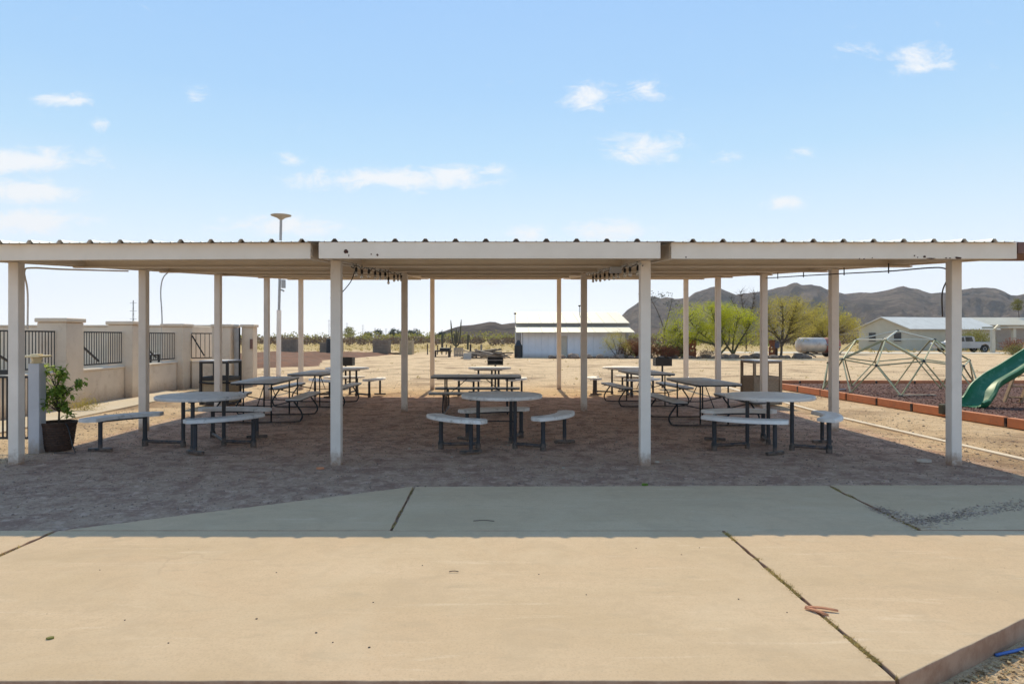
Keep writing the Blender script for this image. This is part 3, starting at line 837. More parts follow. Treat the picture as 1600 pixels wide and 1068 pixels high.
# string lights on both sides of the middle unit
def string_lights(xpos, pxs, label):
    root = empty('string_lights', (xpos, 9, 2.4), 0, label, 'string lights', 'festoon bulb strings under the middle shelter unit')
    ys = []
    for px, drop in pxs:
        Y = abs(xpos*F/(px-780)); ys.append((Y, drop))
    pts = []
    Ya, Yb = min(y for y, _ in ys)-.3, 13.1
    nk = 40
    for k in range(nk+1):
        Y = Ya+(Yb-Ya)*k/nk
        pts.append((xpos+.012*math.sin(k*1.9), Y, zb(Y)-.025-.012*math.sin(k*2.3)-.012*math.cos(k*1.1)))
    MB().tube(pts, .011, 5).build('cable', M['cablewhite'], root, smooth=True)
    pts2 = [(p[0]+.02, p[1], p[2]-.018-.01*math.sin(i*1.3)) for i, p in enumerate(pts)]
    MB().tube(pts2, .006, 5).build('cable', M['black'], root, smooth=True)
    for Y, drop in ys:
        z = zb(Y)-.045-drop
        bl = MB().tube([(xpos+.02, Y, z+.045+drop), (xpos+.02, Y, z)], .004, 5).lathe([(.008,0),(.017,-.012),(.018,-.055),(.012,-.062)], (xpos+.02, Y, z), 8).build('bulb_socket', M['black'], root, smooth='auto')
        MB().lathe([(.010,-.058),(.014,-.072),(.022,-.095),(.021,-.112),(.010,-.126)], (xpos+.02, Y, z), 8).build('bulb', M['bulb'], root, smooth=True)
    return root
sA = string_lights(gx(498,7.5)+.10, [(554,0),(563,.02),(574,0),(584,.01),(592,.01),(600,0),(605,.07),(614,.02),(620,0),(625,0)], 'string of black socket bulbs along the left side of the middle shelter unit')
sB = string_lights(gx(1032,7.5)-.10, [(994,0),(982,.0),(974,.0),(964,.01),(957,.02),(950,.02),(943,.02),(936,.03),(930,.02),(925,.03)], 'string of black socket bulbs along the right side of the middle shelter unit')
xq = gx(498,7.5)+.10
cable('cable_tail', arc_pts([(xq,8.9,2.36),(xq-.03,8.75,2.2),(xq-.12,8.5,2.02),(xq-.17,8.3,1.98)]), .006, M['black'], sA)
# ------------------------------------------------------------------ round picnic tables with three benches
def round_table(C, ang, legs, benches, label, topm, group='round plastic picnic tables with three curved benches', D=1.12):
    """C centre, legs: three world xy, benches: (A, B, leg index, swap) world xy of the two bench legs"""
    root = empty('round_picnic_table', (C[0], C[1], 0), 0, label, 'picnic table', group)
    zt = .72; r = D/2
    MB().lathe([(r-.05,zt-.052),(r-.008,zt-.048),(r,zt-.036),(r,zt-.012),(r-.012,zt-.002),(r-.03,zt),(r-.05,zt-.003),(r-.07,zt),(.03,zt),(.018,zt-.01)], (C[0],C[1],0), 56).build('tabletop', topm, root, smooth='auto')
    # spider under the top
    b = MB()
    for (x, y) in legs:
        b.bar((C[0],C[1],zt-.066), (C[0]+(x-C[0])*1.35, C[1]+(y-C[1])*1.35, zt-.066), .04, .025)
    for k in range(3):
        b.bar((*legs[k], zt-.071), (*legs[(k+1) % 3], zt-.071), .03, .025)
    b.build('frame', M['leg'], root)
    mid = [((legs[k][0]+legs[(k+1)%3][0])/2, (legs[k][1]+legs[(k+1)%3][1])/2) for k in range(3)]
    MB().tube(arc_pts([(*legs[0],.36),(C[0],C[1],.345),(*legs[1],.36)],4), .009, 6).build('brace_or_shade_bar', M['black'], root, smooth=True)
    for (x, y) in legs:
        lg = MB().tube([(x,y,.02),(x,y,zt-.045)], .026, 12).build('leg', M['leg'], root, smooth='auto')
        MB().lathe([(.036,-.01),(.036,.05),(.029,.07)], (x,y,0), 12).build('foot', M['black'], lg, smooth='auto')
    for (A, B, li) in benches:
        A = Vector((*A, 0)); B = Vector((*B, 0)); Cv = Vector((*C, 0))
        mid_ = (A+B)/2; ch = (B-A).normalized()
        nrm = Vector((ch.y, -ch.x, 0))
        if nrm.dot(mid_-Cv) < 0: nrm = -nrm
        # arc seat
        half = .53; bulge = .16; wd = .125
        ringsN = 22; rings = []
        Rr = (half*half+bulge*bulge)/(2*bulge)
        amax = math.asin(half/Rr)
        cc = mid_-nrm*(Rr-bulge*.55)
        zs = .45
        for k in range(ringsN+1):
            t = -1+2*k/ringsN
            a = amax*t
            d = nrm*math.cos(a)+ch*math.sin(a)
            e = 1.0
            et = abs(t)
            if et > .86: e = math.sqrt(max(0.0, 1-((et-.86)/.14)**2))*.9+.1
            w1 = wd*e
            c0 = cc+d*Rr
            rg = []
            for (o, z) in ((-1,-.048),(-1,-.014),(-.9,-.001),(-.55,.001),(-.45,-.003),(.45,-.003),(.55,.001),(.9,-.001),(1,-.014),(1,-.048)):
                q = c0+d*(o*w1); rg.append((q.x, q.y, zs+z))
            rings.append(rg)
        st = MB().loft(rings).build('seat', topm, root, smooth='auto', angle=50)
        # bench frame under the seat
        pa, pb = A, B
        MB().bar((pa.x,pa.y,zs-.06), (pb.x,pb.y,zs-.06), .05, .022).build('seat_rail', M['leg'], root)
        MB().tube([(pa.x,pa.y,.02),(pa.x,pa.y,zs-.035)], .030, 12).build('leg', M['leg'], root, smooth='auto')
        l = Vector((*legs[li], 0))
        MB().tube([(pa.x,pa.y,.055),(l.x,l.y,.055)], .024, 10).build('swing_bar', M['leg'], root, smooth='auto')
        MB().lathe([(.040,-.01),(.040,.08),(.032,.10)], (pa.x,pa.y,0), 12).build('foot', M['black'], root, smooth='auto')
        MB().tube([(pb.x,pb.y,.02),(pb.x,pb.y,zs-.035)], .027, 12).build('leg', M['leg'], root, smooth='auto')
        rad = (pb-Cv).normalized()
        foot_d = Vector((rad.x, rad.y, 0))
        foot_d = (foot_d*.45+Vector((1,0,0))*(1 if foot_d.x >= 0 else -1)*.7).normalized()
        f0 = pb-foot_d*.15; f1 = pb+foot_d*.15
        MB().bar((f0.x,f0.y,.022), (f1.x,f1.y,.022), .055, .042).build('foot', M['black'], root, bevel=.01)
    return root
round_table((-4.06,9.3), 0, [(-4.36,9.42),(-3.84,9.52),(-4.05,9.02)],
    [((-4.94,9.52),(-5.27,9.02),0), ((-3.39,9.42),(-3.92,8.80),1), ((-4.30,10.25),(-3.62,10.2),1)],
    'round grey picnic table nearest the potted tree with its left bench swung outwards', M['ptop_blue'], D=1.16)
round_table((.035,9.42), 0, [(-.287,9.30),(.215,9.28),(.17,9.78)],
    [((-.79,9.27),(-.365,8.84),0), ((.585,9.10),(.93,9.72),1), ((.33,10.28),(-.47,10.0),2)],
    'round pale grey picnic table with three curved benches in the middle of the front row', M['ptop_old'])
round_table((3.69,9.32), 0, [(3.38,9.30),(3.80,9.64),(3.92,9.14)],
    [((2.88,9.14),(3.53,8.74),0), ((3.86,9.98),(3.14,9.94),1), ((4.31,8.92),(4.60,9.72),2)],
    'round grey picnic table with three curved benches at the right end of the front row', M['ptop'], D=1.16)
def std_round(C, rot, label, mat):
    legs = [(C[0]+.31*math.cos(R(rot+a)), C[1]+.31*math.sin(R(rot+a))) for a in (0,120,240)]
    be = []
    for k, a in enumerate((0,120,240)):
        A = (C[0]+.82*math.cos(R(rot+a-6)), C[1]+.82*math.sin(R(rot+a-6)))
        B = (C[0]+.84*math.cos(R(rot+a+42)), C[1]+.84*math.sin(R(rot+a+42)))
        be.append((A, B, k))
    round_table(C, 0, legs, be, label, mat)
std_round((-3.95,17.75), -30, 'round picnic table standing in full sun behind the left rear tables', M['ptop'])
std_round((-.25,17.9), 80, 'round picnic table in full sun behind the long middle table', M['ptop'])
std_round((3.30,18.1), 160, 'round picnic table in full sun behind the right rear tables', M['ptop'])

# ------------------------------------------------------------------ folding rectangular picnic tables
def rect_table(loc, rz, label):
    root = empty('folding_picnic_table', (loc[0], loc[1], 0), 0, label, 'picnic table', 'rectangular folding picnic tables with attached benches')
    L, W, zt, zs = 1.80, .76, .735, .44
    def slab(x0, x1, y0, y1, z, th, rr):
        rings = []
        pts = []
        for (cx, cy, a0) in ((x1-rr,y1-rr,0),(x0+rr,y1-rr,90),(x0+rr,y0+rr,180),(x1-rr,y0+rr,270)):
            for q in range(5):
                a = R(a0+q*22.5); pts.append((cx+rr*math.cos(a), cy+rr*math.sin(a)))
        return pts
    P = slab(-L/2, L/2, -W/2, W/2, 0, 0, .05)
    def lay(P, z, s): 
        cx = sum(p[0] for p in P)/len(P); cy = sum(p[1] for p in P)/len(P)
        return [(p[0]-math.copysign(s, p[0]-cx), p[1]-math.copysign(s, p[1]-cy), z) for p in P]
    MB().loft([lay(P,zt-.018,0),lay(P,zt-.006,0),lay(P,zt,.008)]).build('tabletop', M['ptop_blue'], root, smooth='auto', world=False)
    MB().loft([lay(P,zt-.046,.004),lay(P,zt-.0185,.004)]).build('edge_trim', M['leg'], root, smooth='auto', world=False)
    for s in (-1, 1):
        P = slab(-L/2, L/2, s*.665-.125, s*.665+.125, 0, 0, .04)
        MB().loft([lay(P,zs-.018,0),lay(P,zs-.006,0),lay(P,zs,.008)]).build('bench_seat', M['ptop_blue'], root, smooth='auto', world=False)
        MB().loft([lay(P,zs-.042,.004),lay(P,zs-.0185,.004)]).build('edge_trim', M['leg'], root, smooth='auto', world=False)
    for e in (-1, 1):
        x = e*.62
        pts = arc_pts([(x,-.62,zs-.04),(x,-.66,.34),(x,-.77,.17),(x,-.75,.06),(x,-.64,.022),(x,0,.018),(x,.64,.022),(x,.75,.06),(x,.77,.17),(x,.66,.34),(x,.62,zs-.04)],5)
        MB().tube(pts, .0155, 8).build('leg_frame', M['black'], root, smooth=True, world=False)
        for yq in (-.24, .24):
            MB().tube([(x,yq,.02),(x,yq,zt-.04)], .0145, 8).build('leg', M['black'], root, smooth=True, world=False)
        for s in (-1, 1):
            MB().tube([(x-e*.0,s*.55,zs-.05),(x,s*.78,zs-.05)], .012, 6).tube([(x,s*.24,.30),(x,s*.6,zs-.06)], .010, 6).build('bench_bracket', M['black'], root, smooth=True, world=False)
        MB().tube([(x,0,.30),(e*.16,0,zt-.05)], .009, 6).build('folding_brace', M['black'], root, smooth=True, world=False)
        MB().tube([(x,-.24,.30),(x,.24,.30)], .009, 6).build('crossbar', M['black'], root, smooth=True, world=False)
    b = MB()
    for s in (-1, 1): b.box(-.78, .78, s*.30-.012, s*.30+.012, zt-.066, zt-.0465)
    b.build('top_rail', M['black'], root, world=False)
    root.rotation_euler = (0, 0, rz)
    return root
r1 = rect_table((-.46,13.85), 0, 'long folding picnic table seen side on behind the middle round table')
def again(loc, rz, label):
    c = copy_tree(r1); c.location = (loc[0], loc[1], 0); c.rotation_euler = (0,0,rz); c['label'] = label; return c
again((-4.26,12.55), R(90+3), 'folding picnic table behind the left round table, the nearer of the two on the left')
again((-4.05,15.2), R(90-2), 'folding picnic table at the left, farther back beside the middle post line')
again((3.60,12.15), R(90+3), 'folding picnic table behind the right round table, the nearer of the two on the right')
again((3.28,15.35), R(90+6), 'folding picnic table at the right, farther back beside the grill')

# ------------------------------------------------------------------ pedestal grills
def grill(loc, label, lid=True, rz=0):
    root = empty('pedestal_grill', (loc[0], loc[1], 0), 0, label, 'park grill', 'pedestal grills behind the shelter')
    MB().tube([(0,0,-.05),(0,0,.66)], .03, 10).build('pedestal', M['black'], root, world=False)
    w_, d_ = .24, .2
    fb = MB().box(-w_,w_,-d_,d_,.655,.668).box(-w_,-w_+.008,-d_,d_,.669,.90).box(w_-.008,w_,-d_,d_,.669,.90).box(-w_+.009,w_-.009,d_-.008,d_,.669,.90)
    if lid: fb.box(-w_+.009,w_-.009,-d_,-d_+.008,.669,.88)
    fb.build('firebox', M['black'] if lid else M['leg'], root, world=False)
    b = MB()
    for k in range(9): b.tube([(-w_-.02,-d_+.045+k*.04,.80),(w_+.02,-d_+.045+k*.04,.80)], .005, 5)
    b.build('grate', M['galv'], root, world=False)
    root.rotation_euler = (0,0,rz); return root
grill((gx(1035,20.4),20.4), 'black pedestal grill between the right tables and the post')
grill((gx(774,21),21), 'open fronted black grill beyond the middle round table', False)
grill((gx(540,20.6),20.6), 'black pedestal grill just right of the second front post from the left')

# ------------------------------------------------------------------ litter bins with pebbled panels and hooded tops
def bin_(loc, rz, label, frame, panel, dz=0):
    root = empty('litter_bin', (loc[0], loc[1], dz), 0, label, 'litter bin', 'square litter bins with windowed hoods')
    w_ = .30
    ft = .055
    b = MB()
    for sx in (-1,1):
        for sy in (-1,1):
            b.box(sx*w_-ft/2, sx*w_+ft/2, sy*w_-ft/2, sy*w_+ft/2, 0.02, .97)
    for z0, z1 in ((.02,.08),(.56,.64),(.93,.969)):
        for s in (-1,1):
            b.box(-w_+ft/2+.001, w_-ft/2-.001, s*w_-.017, s*w_+.017, z0, z1)
            b.box(s*w_-.017, s*w_+.017, -w_+ft/2+.001, w_-ft/2-.001, z0, z1)
    for s in (-1,1):   # mullion between the hood openings
        b.box(-.026, .026, s*w_-.016, s*w_+.016, .641, .929)
    b.build('frame', frame, root, world=False, bevel=.006)
    for s, ax in ((-1,'y'),(1,'y'),(-1,'x'),(1,'x')):
        q = MB()
        if ax == 'y': q.box(-w_+ft/2+.002, w_-ft/2-.002, s*(w_-.004)-.006, s*(w_-.004)+.006, .081, .559)
        else: q.box(s*(w_-.004)-.006, s*(w_-.004)+.006, -w_+ft/2+.002, w_-ft/2-.002, .081, .559)
        q.build('panel', panel, root, world=False)
    MB().box(-w_-.03, w_+.03, -w_-.03, w_+.03, .971, 1.0).build('lid', M['vinyl'], root, world=False, bevel=.01)
    root.rotation_euler = (0,0,rz)
    return root
bin_((gx(1189,15.3),15.3), R(6), 'brown litter bin with three windowed hood beyond the right round table', M['tanpanel'], M['tanpanel'])
k1 = bin_((gx(345,15.2),15.2), R(-5), 'black framed litter bin with tan panels in front of the last wall pier', M['black'], M['pale_panel'])
k2 = bin_((gx(226,21.2),21.2), R(4), 'black litter bin standing behind the low stucco wall', M['black'], M['tanpanel'], 0)
for rr_ in (0,):
    MB().tube(arc_pts([(-.31,-.35,.52),(0,-.37,.50),(.31,-.35,.52),(.42,-.2,.48)],4), .022, 6).build('strap', M['rubber'], k1, world=False)

# ------------------------------------------------------------------ stucco wall with piers and railings
wall = empty('stucco_wall', (-9.3, 17, 0), 0, 'tan stucco wall with capped piers and barred openings along the left side', 'wall')
piers = [(-9.0,11.0,.62),(-9.15,14.25,.60),(-9.30,17.05,.62),(-9.50,20.15,.62),(-8.38,20.85,.56),(-7.70,21.05,.36)]
PT = 1.90
def pier(x, y, s):
    h = s/2
    p_ = MB().box(x-h,x+h,y-h,y+h,-.1,PT-.09).build('pier', M['stucco'], wall, bevel=.02)
    MB().box(x-h-.035,x+h+.035,y-h-.035,y+h+.035,PT-.088,PT).build('cap', M['stucco'], p_, bevel=.02)
for p_ in piers: pier(*p_)
def low_wall(a, b, th=.20, zt=.76):
    a = Vector((*a,0)); b = Vector((*b,0)); d = (b-a).normalized(); m = Matrix((d, Vector((0,0,1)).cross(d), Vector((0,0,1)))).transposed()
    c = (a+b)/2
    MB().obox((c.x,c.y,zt/2-.05), ((b-a).length, th, zt+.1), m).build('low_wall', M['stucco'], wall, bevel=.012)
    MB().obox((c.x,c.y,zt+.024), ((b-a).length, th+.05, .045), m).build('ledge', M['stucco_lt'], wall, bevel=.012)
bays = [((-8.95,11.35),(-9.10,13.92),.10), ((-9.18,14.58),(-9.28,16.71),.10), ((-9.34,17.39),(-9.46,19.81),.11), ((-9.15,20.2),(-8.69,20.75),.13)]
bays[3] = ((-9.18,20.35),(-8.67,20.72),.11)
for (a, b, sp) in bays:
    low_wall(a, b)
    A = Vector((*a,0)); B = Vector((*b,0)); d = (B-A).normalized(); L = (B-A).length
    out_ = Vector((d.y,-d.x,0))*.03
    A2 = A+out_; B2 = B+out_
    rl = MB().bar((A2.x,A2.y,1.62),(B2.x,B2.y,1.62),.03,.03).build('rail', M['black'], wall)
    MB().bar((A2.x,A2.y,.89),(B2.x,B2.y,.89),.03,.03).build('rail', M['black'], wall)
    n_ = max(3, int(L/sp))
    me = None
    for k in range(n_+1):
        q = A2+d*(L*k/n_)
        if me is None:
            o = MB().box(-.0065,.0065,-.0065,.0065,.905,1.605).build('railing_bar', M['black'], wall, world=False)
            me = o.data
        else:
            o = bpy.data.objects.new('railing_bar', me); COL.objects.link(o); o.parent = wall
        o.location = (q.x-wall.location.x, q.y-wall.location.y, 0)
    MB().bar((A.x+d.x*L*.05-out_.x*2,A.y+d.y*L*.05-out_.y*2,1.56),(A.x+d.x*L*.6-out_.x*2,A.y+d.y*L*.6-out_.y*2,.95),.035,.035).build('brace_or_shade_bar', M['leg'], wall)  # slanted bar added to stand for a diagonal shadow on the rear wall
# gate leaf seen end on between the last two piers
gt = empty('metal_gate', (-8.0, 20.75, 0), 0, 'narrow blue grey metal gate leaf standing open between the last two wall piers', 'gate')
MB().box(-8.07,-7.90,20.76,20.82,.05,1.78).build('gate_leaf', M['galv'], gt, bevel=.01)
MB().box(-7.897,-7.885,20.70,20.80,.10,1.80).build('gate_edge', M['black'], gt)
for z in (.4,1.5): MB().box(-7.884,-7.876,20.74,20.8,z,z+.09).build('hinge', M['black'], gt)
MB().box(-7.60,-7.53,20.80,20.86,1.15,1.45).build('latch_plate', M['brown'], wall)
# the enclosure's rear wall
bw = MB().box(-26,-9.55,25,25.2,-.1,1.89).box(-26,-9.5,24.97,25.23,1.892,1.96).build('rear_wall', M['stucco'], bevel=.02)
tag(bw, 'plain tan rear wall seen through the bars of the stucco wall', 'wall')
for yq in (21.25,): pass
sw = MB().box(-9.75,-9.56,20.6,24.95,-.1,1.86).build('side_wall', M['stucco'], bevel=.02)
tag(sw, 'short tan wall running back from the corner pier of the stucco wall', 'wall')

# small yard fence at the front left with a capped post
yf = empty('yard_fence', (-6.7, 8.98, 0), 0, 'low black barred fence ending at a grey post beside the potted tree', 'fence')
for z0, z1 in ((.965,.995),(.165,.195)): MB().box(-8.6,gx(50,8.95),8.97,8.995,z0,z1).build('rail', M['black'], yf)
MB().box(-8.6,gx(12,8.95),8.955,9.01,1.015,1.075).build('rail', M['black'], yf)
me = None
xq = gx(41.5,8.95); k = 0
while xq > -8.6:
    if me is None:
        o = MB().box(-.008,.008,-.008,.008,.196,.964).build('railing_bar', M['black'], yf, world=False); me = o.data
    else:
        o = bpy.data.objects.new('railing_bar', me); COL.objects.link(o); o.parent = yf
    o.location = (xq-yf.location.x, .0025, 0)
    xq -= .056; k += 1
po = MB().box(gx(45,8.9),gx(62.5,8.9),8.88,9.02,-.08,1.16).build('post', M['vinyl'], yf, bevel=.008)
# solar post light stands on the post
sp_ = empty('solar_post_light', (gx(53,8.9), 8.95, 1.16), 0, 'cream solar cap light sitting on top of the grey fence post', 'solar light')
MB().lathe([(.075,0),(.085,.02),(.062,.022),(.078,.075)], (gx(53,8.9),8.95,1.162), 4).build('lamp_body', M['cream'], sp_)
MB().box(gx(53,8.9)-.12,gx(53,8.9)+.12,8.83,9.07,1.240,1.268).build('cap', M['cream'], sp_, bevel=.01)
MB().box(gx(53,8.9)-.05,gx(53,8.9)+.05,8.9,9.0,1.2685,1.285).build('solar_panel', M['cream'], sp_, bevel=.004)

# potted citrus
px_, py_ = gx(87,9.12), 9.15
pt = empty('potted_tree', (px_, py_, 0), 0, 'small leafy citrus tree in a dark woven basket pot beside the grey fence post', 'potted tree')
b = MB()
prof = [(.165,0),(.185,.05)]
for k in range(9): prof += [(.188+.004*k, .06+.032*k), (.196+.004*k, .076+.032*k)]
prof += [(.235,.35),(.24,.375),(.215,.375),(.205,.33)]
b.lathe(prof, (px_,py_,0), 36).build('pot', M['basket'], pt, smooth='auto')
MB().lathe([(.001,.325),(.2,.335),(.001,.345)], (px_,py_,0), 24).build('soil', M['soil'], pt)
st = MB(); tips = []
r_ = random.Random(4)
trunk = [Vector((px_+.02,py_,.33)), Vector((px_+.025,py_,.50)), Vector((px_+.0,py_,.66)), Vector((px_-.01,py_,.80))]
st.tube(trunk, [.014,.012,.010,.007], 7)
targets = []
for k in range(34):
    a = r_.uniform(0,2*PI); rr_ = r_.uniform(.05,.25); z = r_.uniform(.60,1.13)
    if z > .95: rr_ *= .7
    targets.append(Vector((px_-.02+rr_*math.cos(a), py_+rr_*.8*math.sin(a), z)))
targets += [Vector((px_+.36,py_-.02,.92)), Vector((px_+.28,py_,.90)), Vector((px_+.25,py_,.82)), Vector((px_+.16,py_,.50)), Vector((px_+.13,py_-.05,.55)), Vector((px_-.16,py_,.55)), Vector((px_+.10,py_+.05,.48))]
for q in targets:
    j = trunk[min(3, max(1, int((q.z-.45)/.17)))]
    m_ = (j+q)/2+Vector((0,0,.03)); st.tube([j,m_,q], [.006,.004,.002], 5)
st.build('stem', M['bark'], pt, smooth=True)
lb = MB()
for q in targets:
    for k in range(13):
        d = Vector((r_.gauss(0,1), r_.gauss(0,1), r_.gauss(-.1,.6))).normalized()
        base = q+Vector((r_.gauss(0,.02), r_.gauss(0,.02), r_.gauss(0,.025)))
        L = r_.uniform(.06,.105); wd = L*.30
        side = d.cross(Vector((0,0,1))).normalized()
        if side.length < .1: side = Vector((1,0,0))
        up = side.cross(d)
        p0 = base; p1 = base+d*L*.5+side*wd+up*wd*.35; p2 = base+d*L-Vector((0,0,L*.15)); p3 = base+d*L*.5-side*wd+up*wd*.35; pm = base+d*L*.5
        i = len(lb.v); lb.v += [tuple(p0),tuple(p1),tuple(p2),tuple(p3),tuple(pm)]
        lb.f += [(i,i+1,i+4),(i+1,i+2,i+4),(i+2,i+3,i+4),(i+3,i,i+4)]
lf = lb.build('foliage', M['leaf_citrus'], pt); lf['kind'] = 'stuff'
hz = arc_pts([(px_+.16,py_-.12,.36),(px_+.24,py_-.16,.33),(px_+.36,py_-.25,.10),(px_+.42,py_-.3,.0),(px_+.30,py_-.28,.005),(px_+.15,py_-.3,.004)],6)
cable('watering_hose', hz, .009, M['black'], None, 6, 'thin black hose draped from the basket pot to the ground', 'hose')
# small weed at the wall foot
wd_ = empty('desert_weed', (gx(136,14),14.0,0), 0, 'pale green weed tuft growing at the foot of the stucco wall', 'plant')
n = 700
c_ = rng.normal(size=(n,3))*np.array([.16,.10,.07])+np.array([gx(136,14),13.9,.12]); c_[:,2] = np.abs(c_[:,2])
Vq,Fq = leaf_cloud(c_, .03, .008)
o = np_mesh('foliage', Vq-np.array(wd_.location), Fq, M['leaf_olive']); o.parent = wd_; o['kind'] = 'stuff'
# ------------------------------------------------------------------ playground
PX = 8.35
pl = empty('playground_border', (PX, 15, 0), 0, 'terracotta coloured plastic timber border around the mulched playground', 'border')
def timbers(a, b, step=1.2):
    a = Vector((*a,0)); b = Vector((*b,0)); L = (b-a).length; d = (b-a).normalized(); n_ = int(round(L/step)); s = L/n_
    me = None
    for k in range(n_):
        p0 = a+d*(k*s+.03); p1 = a+d*((k+1)*s-.03)
        r = random.Random(k*7+int(L))
        dz = r.uniform(-.006,.006); dx = r.uniform(-.012,.012); off_ = Vector((d.y,-d.x,0))*dx
        MB().bar((p0.x+off_.x,p0.y+off_.y,.085+dz),(p1.x+off_.x,p1.y+off_.y,.085-dz),.10,.165).build('border_timber', M['orange'], pl, bevel=.012)
        q = a+d*(k*s)
        MB().bar((q.x,q.y,.080),(q.x+d.x*.0601,q.y+d.y*.0601,.080),.085,.145).build('joint_cap', M['black'], pl)
timbers((8.62,9.0),(8.15,21.2)); timbers((8.15,21.25),(26,21.25))
bed = MB().prism([(8.68,9.0),(8.2,21.2),(26,21.2),(26,9.0)], -.02, .07).build('mulch_bed', M['mulchbase'] if 'mulchbase' in M else pmat('mulch base', (.15,.06,.045), (.085,.04,.03), 9, 1, .9, 40, bdist=.03))
tag(bed, kind='structure')
n = 26000
y = 9+12.1*rng.beta(1.0,1.3,n); x = 8.75+rng.beta(1,1.4,n)*14
x = np.maximum(x, 8.72-.04*(y-9)+.02)
c_ = np.stack([x,y,rng.uniform(.072,.105,n)],1)
Vq,Fq = leaf_cloud(c_, .028, .022)
Vq[:,2] = np.maximum(c_.repeat(4,0)[:,2]+(Vq[:,2]-c_.repeat(4,0)[:,2])*.5, .071)
tag(np_mesh('mulch', Vq, Fq, M['mulch']), 'reddish brown wood mulch covering the playground', 'mulch', kind='stuff')

# geodesic climbing dome
dc = (10.62, 18.2)
dome = empty('climbing_dome', (dc[0],dc[1],.07), 0, 'geodesic climbing dome of olive green bars, sunlit cream on top, on the playground mulch', 'climbing dome')
phi = (1+5**.5)/2
ico = [Vector((0,0,1))]+[Vector((2/5**.5*math.cos(R(72*k)),2/5**.5*math.sin(R(72*k)),1/5**.5)) for k in range(5)]+[Vector((2/5**.5*math.cos(R(72*k+36)),2/5**.5*math.sin(R(72*k+36)),-1/5**.5)) for k in range(5)]+[Vector((0,0,-1))]
fcs = []
for k in range(5):
    a, b2 = 1+k, 1+(k+1)%5; c, d = 6+k, 6+(k+1)%5
    fcs += [(0,a,b2),(a,c,b2),(b2,c,d),(11,c,d)]
vk = {}; edges = set(); vv = []
def vid(p):
    p = p.normalized(); key = (round(p.x,3)+0.0,round(p.y,3)+0.0,round(p.z,3)+0.0)
    if key not in vk: vk[key] = len(vv); vv.append(p)
    return vk[key]
for f in fcs:
    P3 = [ico[q] for q in f]; m_ = [(P3[0]+P3[1])/2,(P3[1]+P3[2])/2,(P3[2]+P3[0])/2]
    for tri in ((P3[0],m_[0],m_[2]),(m_[0],P3[1],m_[1]),(m_[2],m_[1],P3[2]),(m_[0],m_[1],m_[2])):
        ids = [vid(q) for q in tri]
        if all(vv[q].z > -.02 for q in ids):
            for q in range(3): edges.add(tuple(sorted((ids[q],ids[(q+1)%3]))))
DR, DH = 1.87, 1.60
def dp(p):
    a = math.atan2(p.y,p.x)+R(8); rr_ = math.hypot(p.x,p.y)*DR
    return Vector((dc[0]+rr_*math.cos(a), dc[1]+rr_*math.sin(a), .07+max(p.z,0)*DH+.01))
used = set()
for k,(a,b2) in enumerate(sorted(edges)):
    A = dp(vv[a]); B = dp(vv[b2])
    if A.z < .12 and B.z < .12: continue
    used |= {a,b2}
    hi = (A.z+B.z)/2
    mt = M['dome_sunlit'] if hi > 1.35 else (M['dome_y'] if k%2 == 0 else M['dome_g'])  # upper bars carry the sunlit look in their cream colour
    MB().tube([A,B],.019,6).build('bar', mt, dome, smooth='auto')
for a in sorted(used):
    A = dp(vv[a]); MB().tube([A-vv[a]*.015,A+vv[a]*.025],.034,8).build('joint_plate', M['black'], dome)

# playset with green wave slide and cedar ladder
ps = empty('playset', (11.6,14.7,0), 0, 'green wave slide running down from a cedar playset to the mulch at the right edge', 'playset')
path = arc_pts([(9.58,13.93,.09),(9.82,14.03,.10),(9.98,14.09,.24),(10.14,14.15,.43),(10.36,14.2,.58),(10.7,14.3,.73),(11.02,14.38,.89),(11.5,14.5,1.14),(12.0,14.6,1.40),(12.75,14.75,1.56)],5)
rings = []
for k,p in enumerate(path):
    d = (path[min(k+1,len(path)-1)]-path[max(k-1,0)]).normalized()
    side = Vector((0,0,1)).cross(d).normalized(); up = d.cross(side)
    prof = [(-.30,.125),(-.30,.150),(-.255,.160),(-.235,.05),(-.18,.0),(.18,.0),(.235,.05),(.255,.160),(.30,.150),(.30,.125),(.265,.135),(.25,.035),(.19,-.025),(-.19,-.025),(-.25,.035),(-.265,.135)]
    e = min(1, k/4+.35)
    rings.append([p+side*u_+up*(v_*(.55+.45*e)+(.0 if k > 3 else -.0)) for u_,v_ in prof])
slo = MB().loft(rings).build('slide', M['green'], ps, smooth='auto', angle=50)
for s in (0,1):
    x0_ = 10.72; y0_ = 14.2+s*.0
for (xa, ya) in ((11.15,15.12),(11.42,15.0)):
    MB().bar((xa,ya,-.02),(xa+.62,ya+.10,1.42),.035,.085,up=(0,1,0)).build('ladder_rail', M['wood'], ps, bevel=.004)
for z in (.18,.42,.66,.90,1.14):
    t = z/1.42; xa = 11.15+.62*t; xb = 11.42+.62*t
    MB().bar((xa+.01,15.12+.10*t,z+.0),(xb-.01,15.0+.10*t,z+.0),.08,.03).build('ladder_rung', M['wood'], ps, bevel=.003)
for (xa,ya) in ((12.75,14.6),(13.95,14.6),(12.75,15.8),(13.95,15.8)):
    MB().box(xa-.045,xa+.045,ya-.045,ya+.045,-.05,2.6).build('post', M['wood'], ps)
for k in range(9): MB().box(12.70+k*.145,12.83+k*.145,14.56,15.84,1.50,1.535).build('deck_board', M['wood'], ps)
for k in range(8): MB().box(12.7,14.0,14.5+k*.18,14.66+k*.18,2.60,2.62).build('roof_board', M['wood'], ps)
MB().bar((11.75,15.1,1.45),(12.75,15.0,1.50),.05,.09).build('beam', M['wood'], ps)
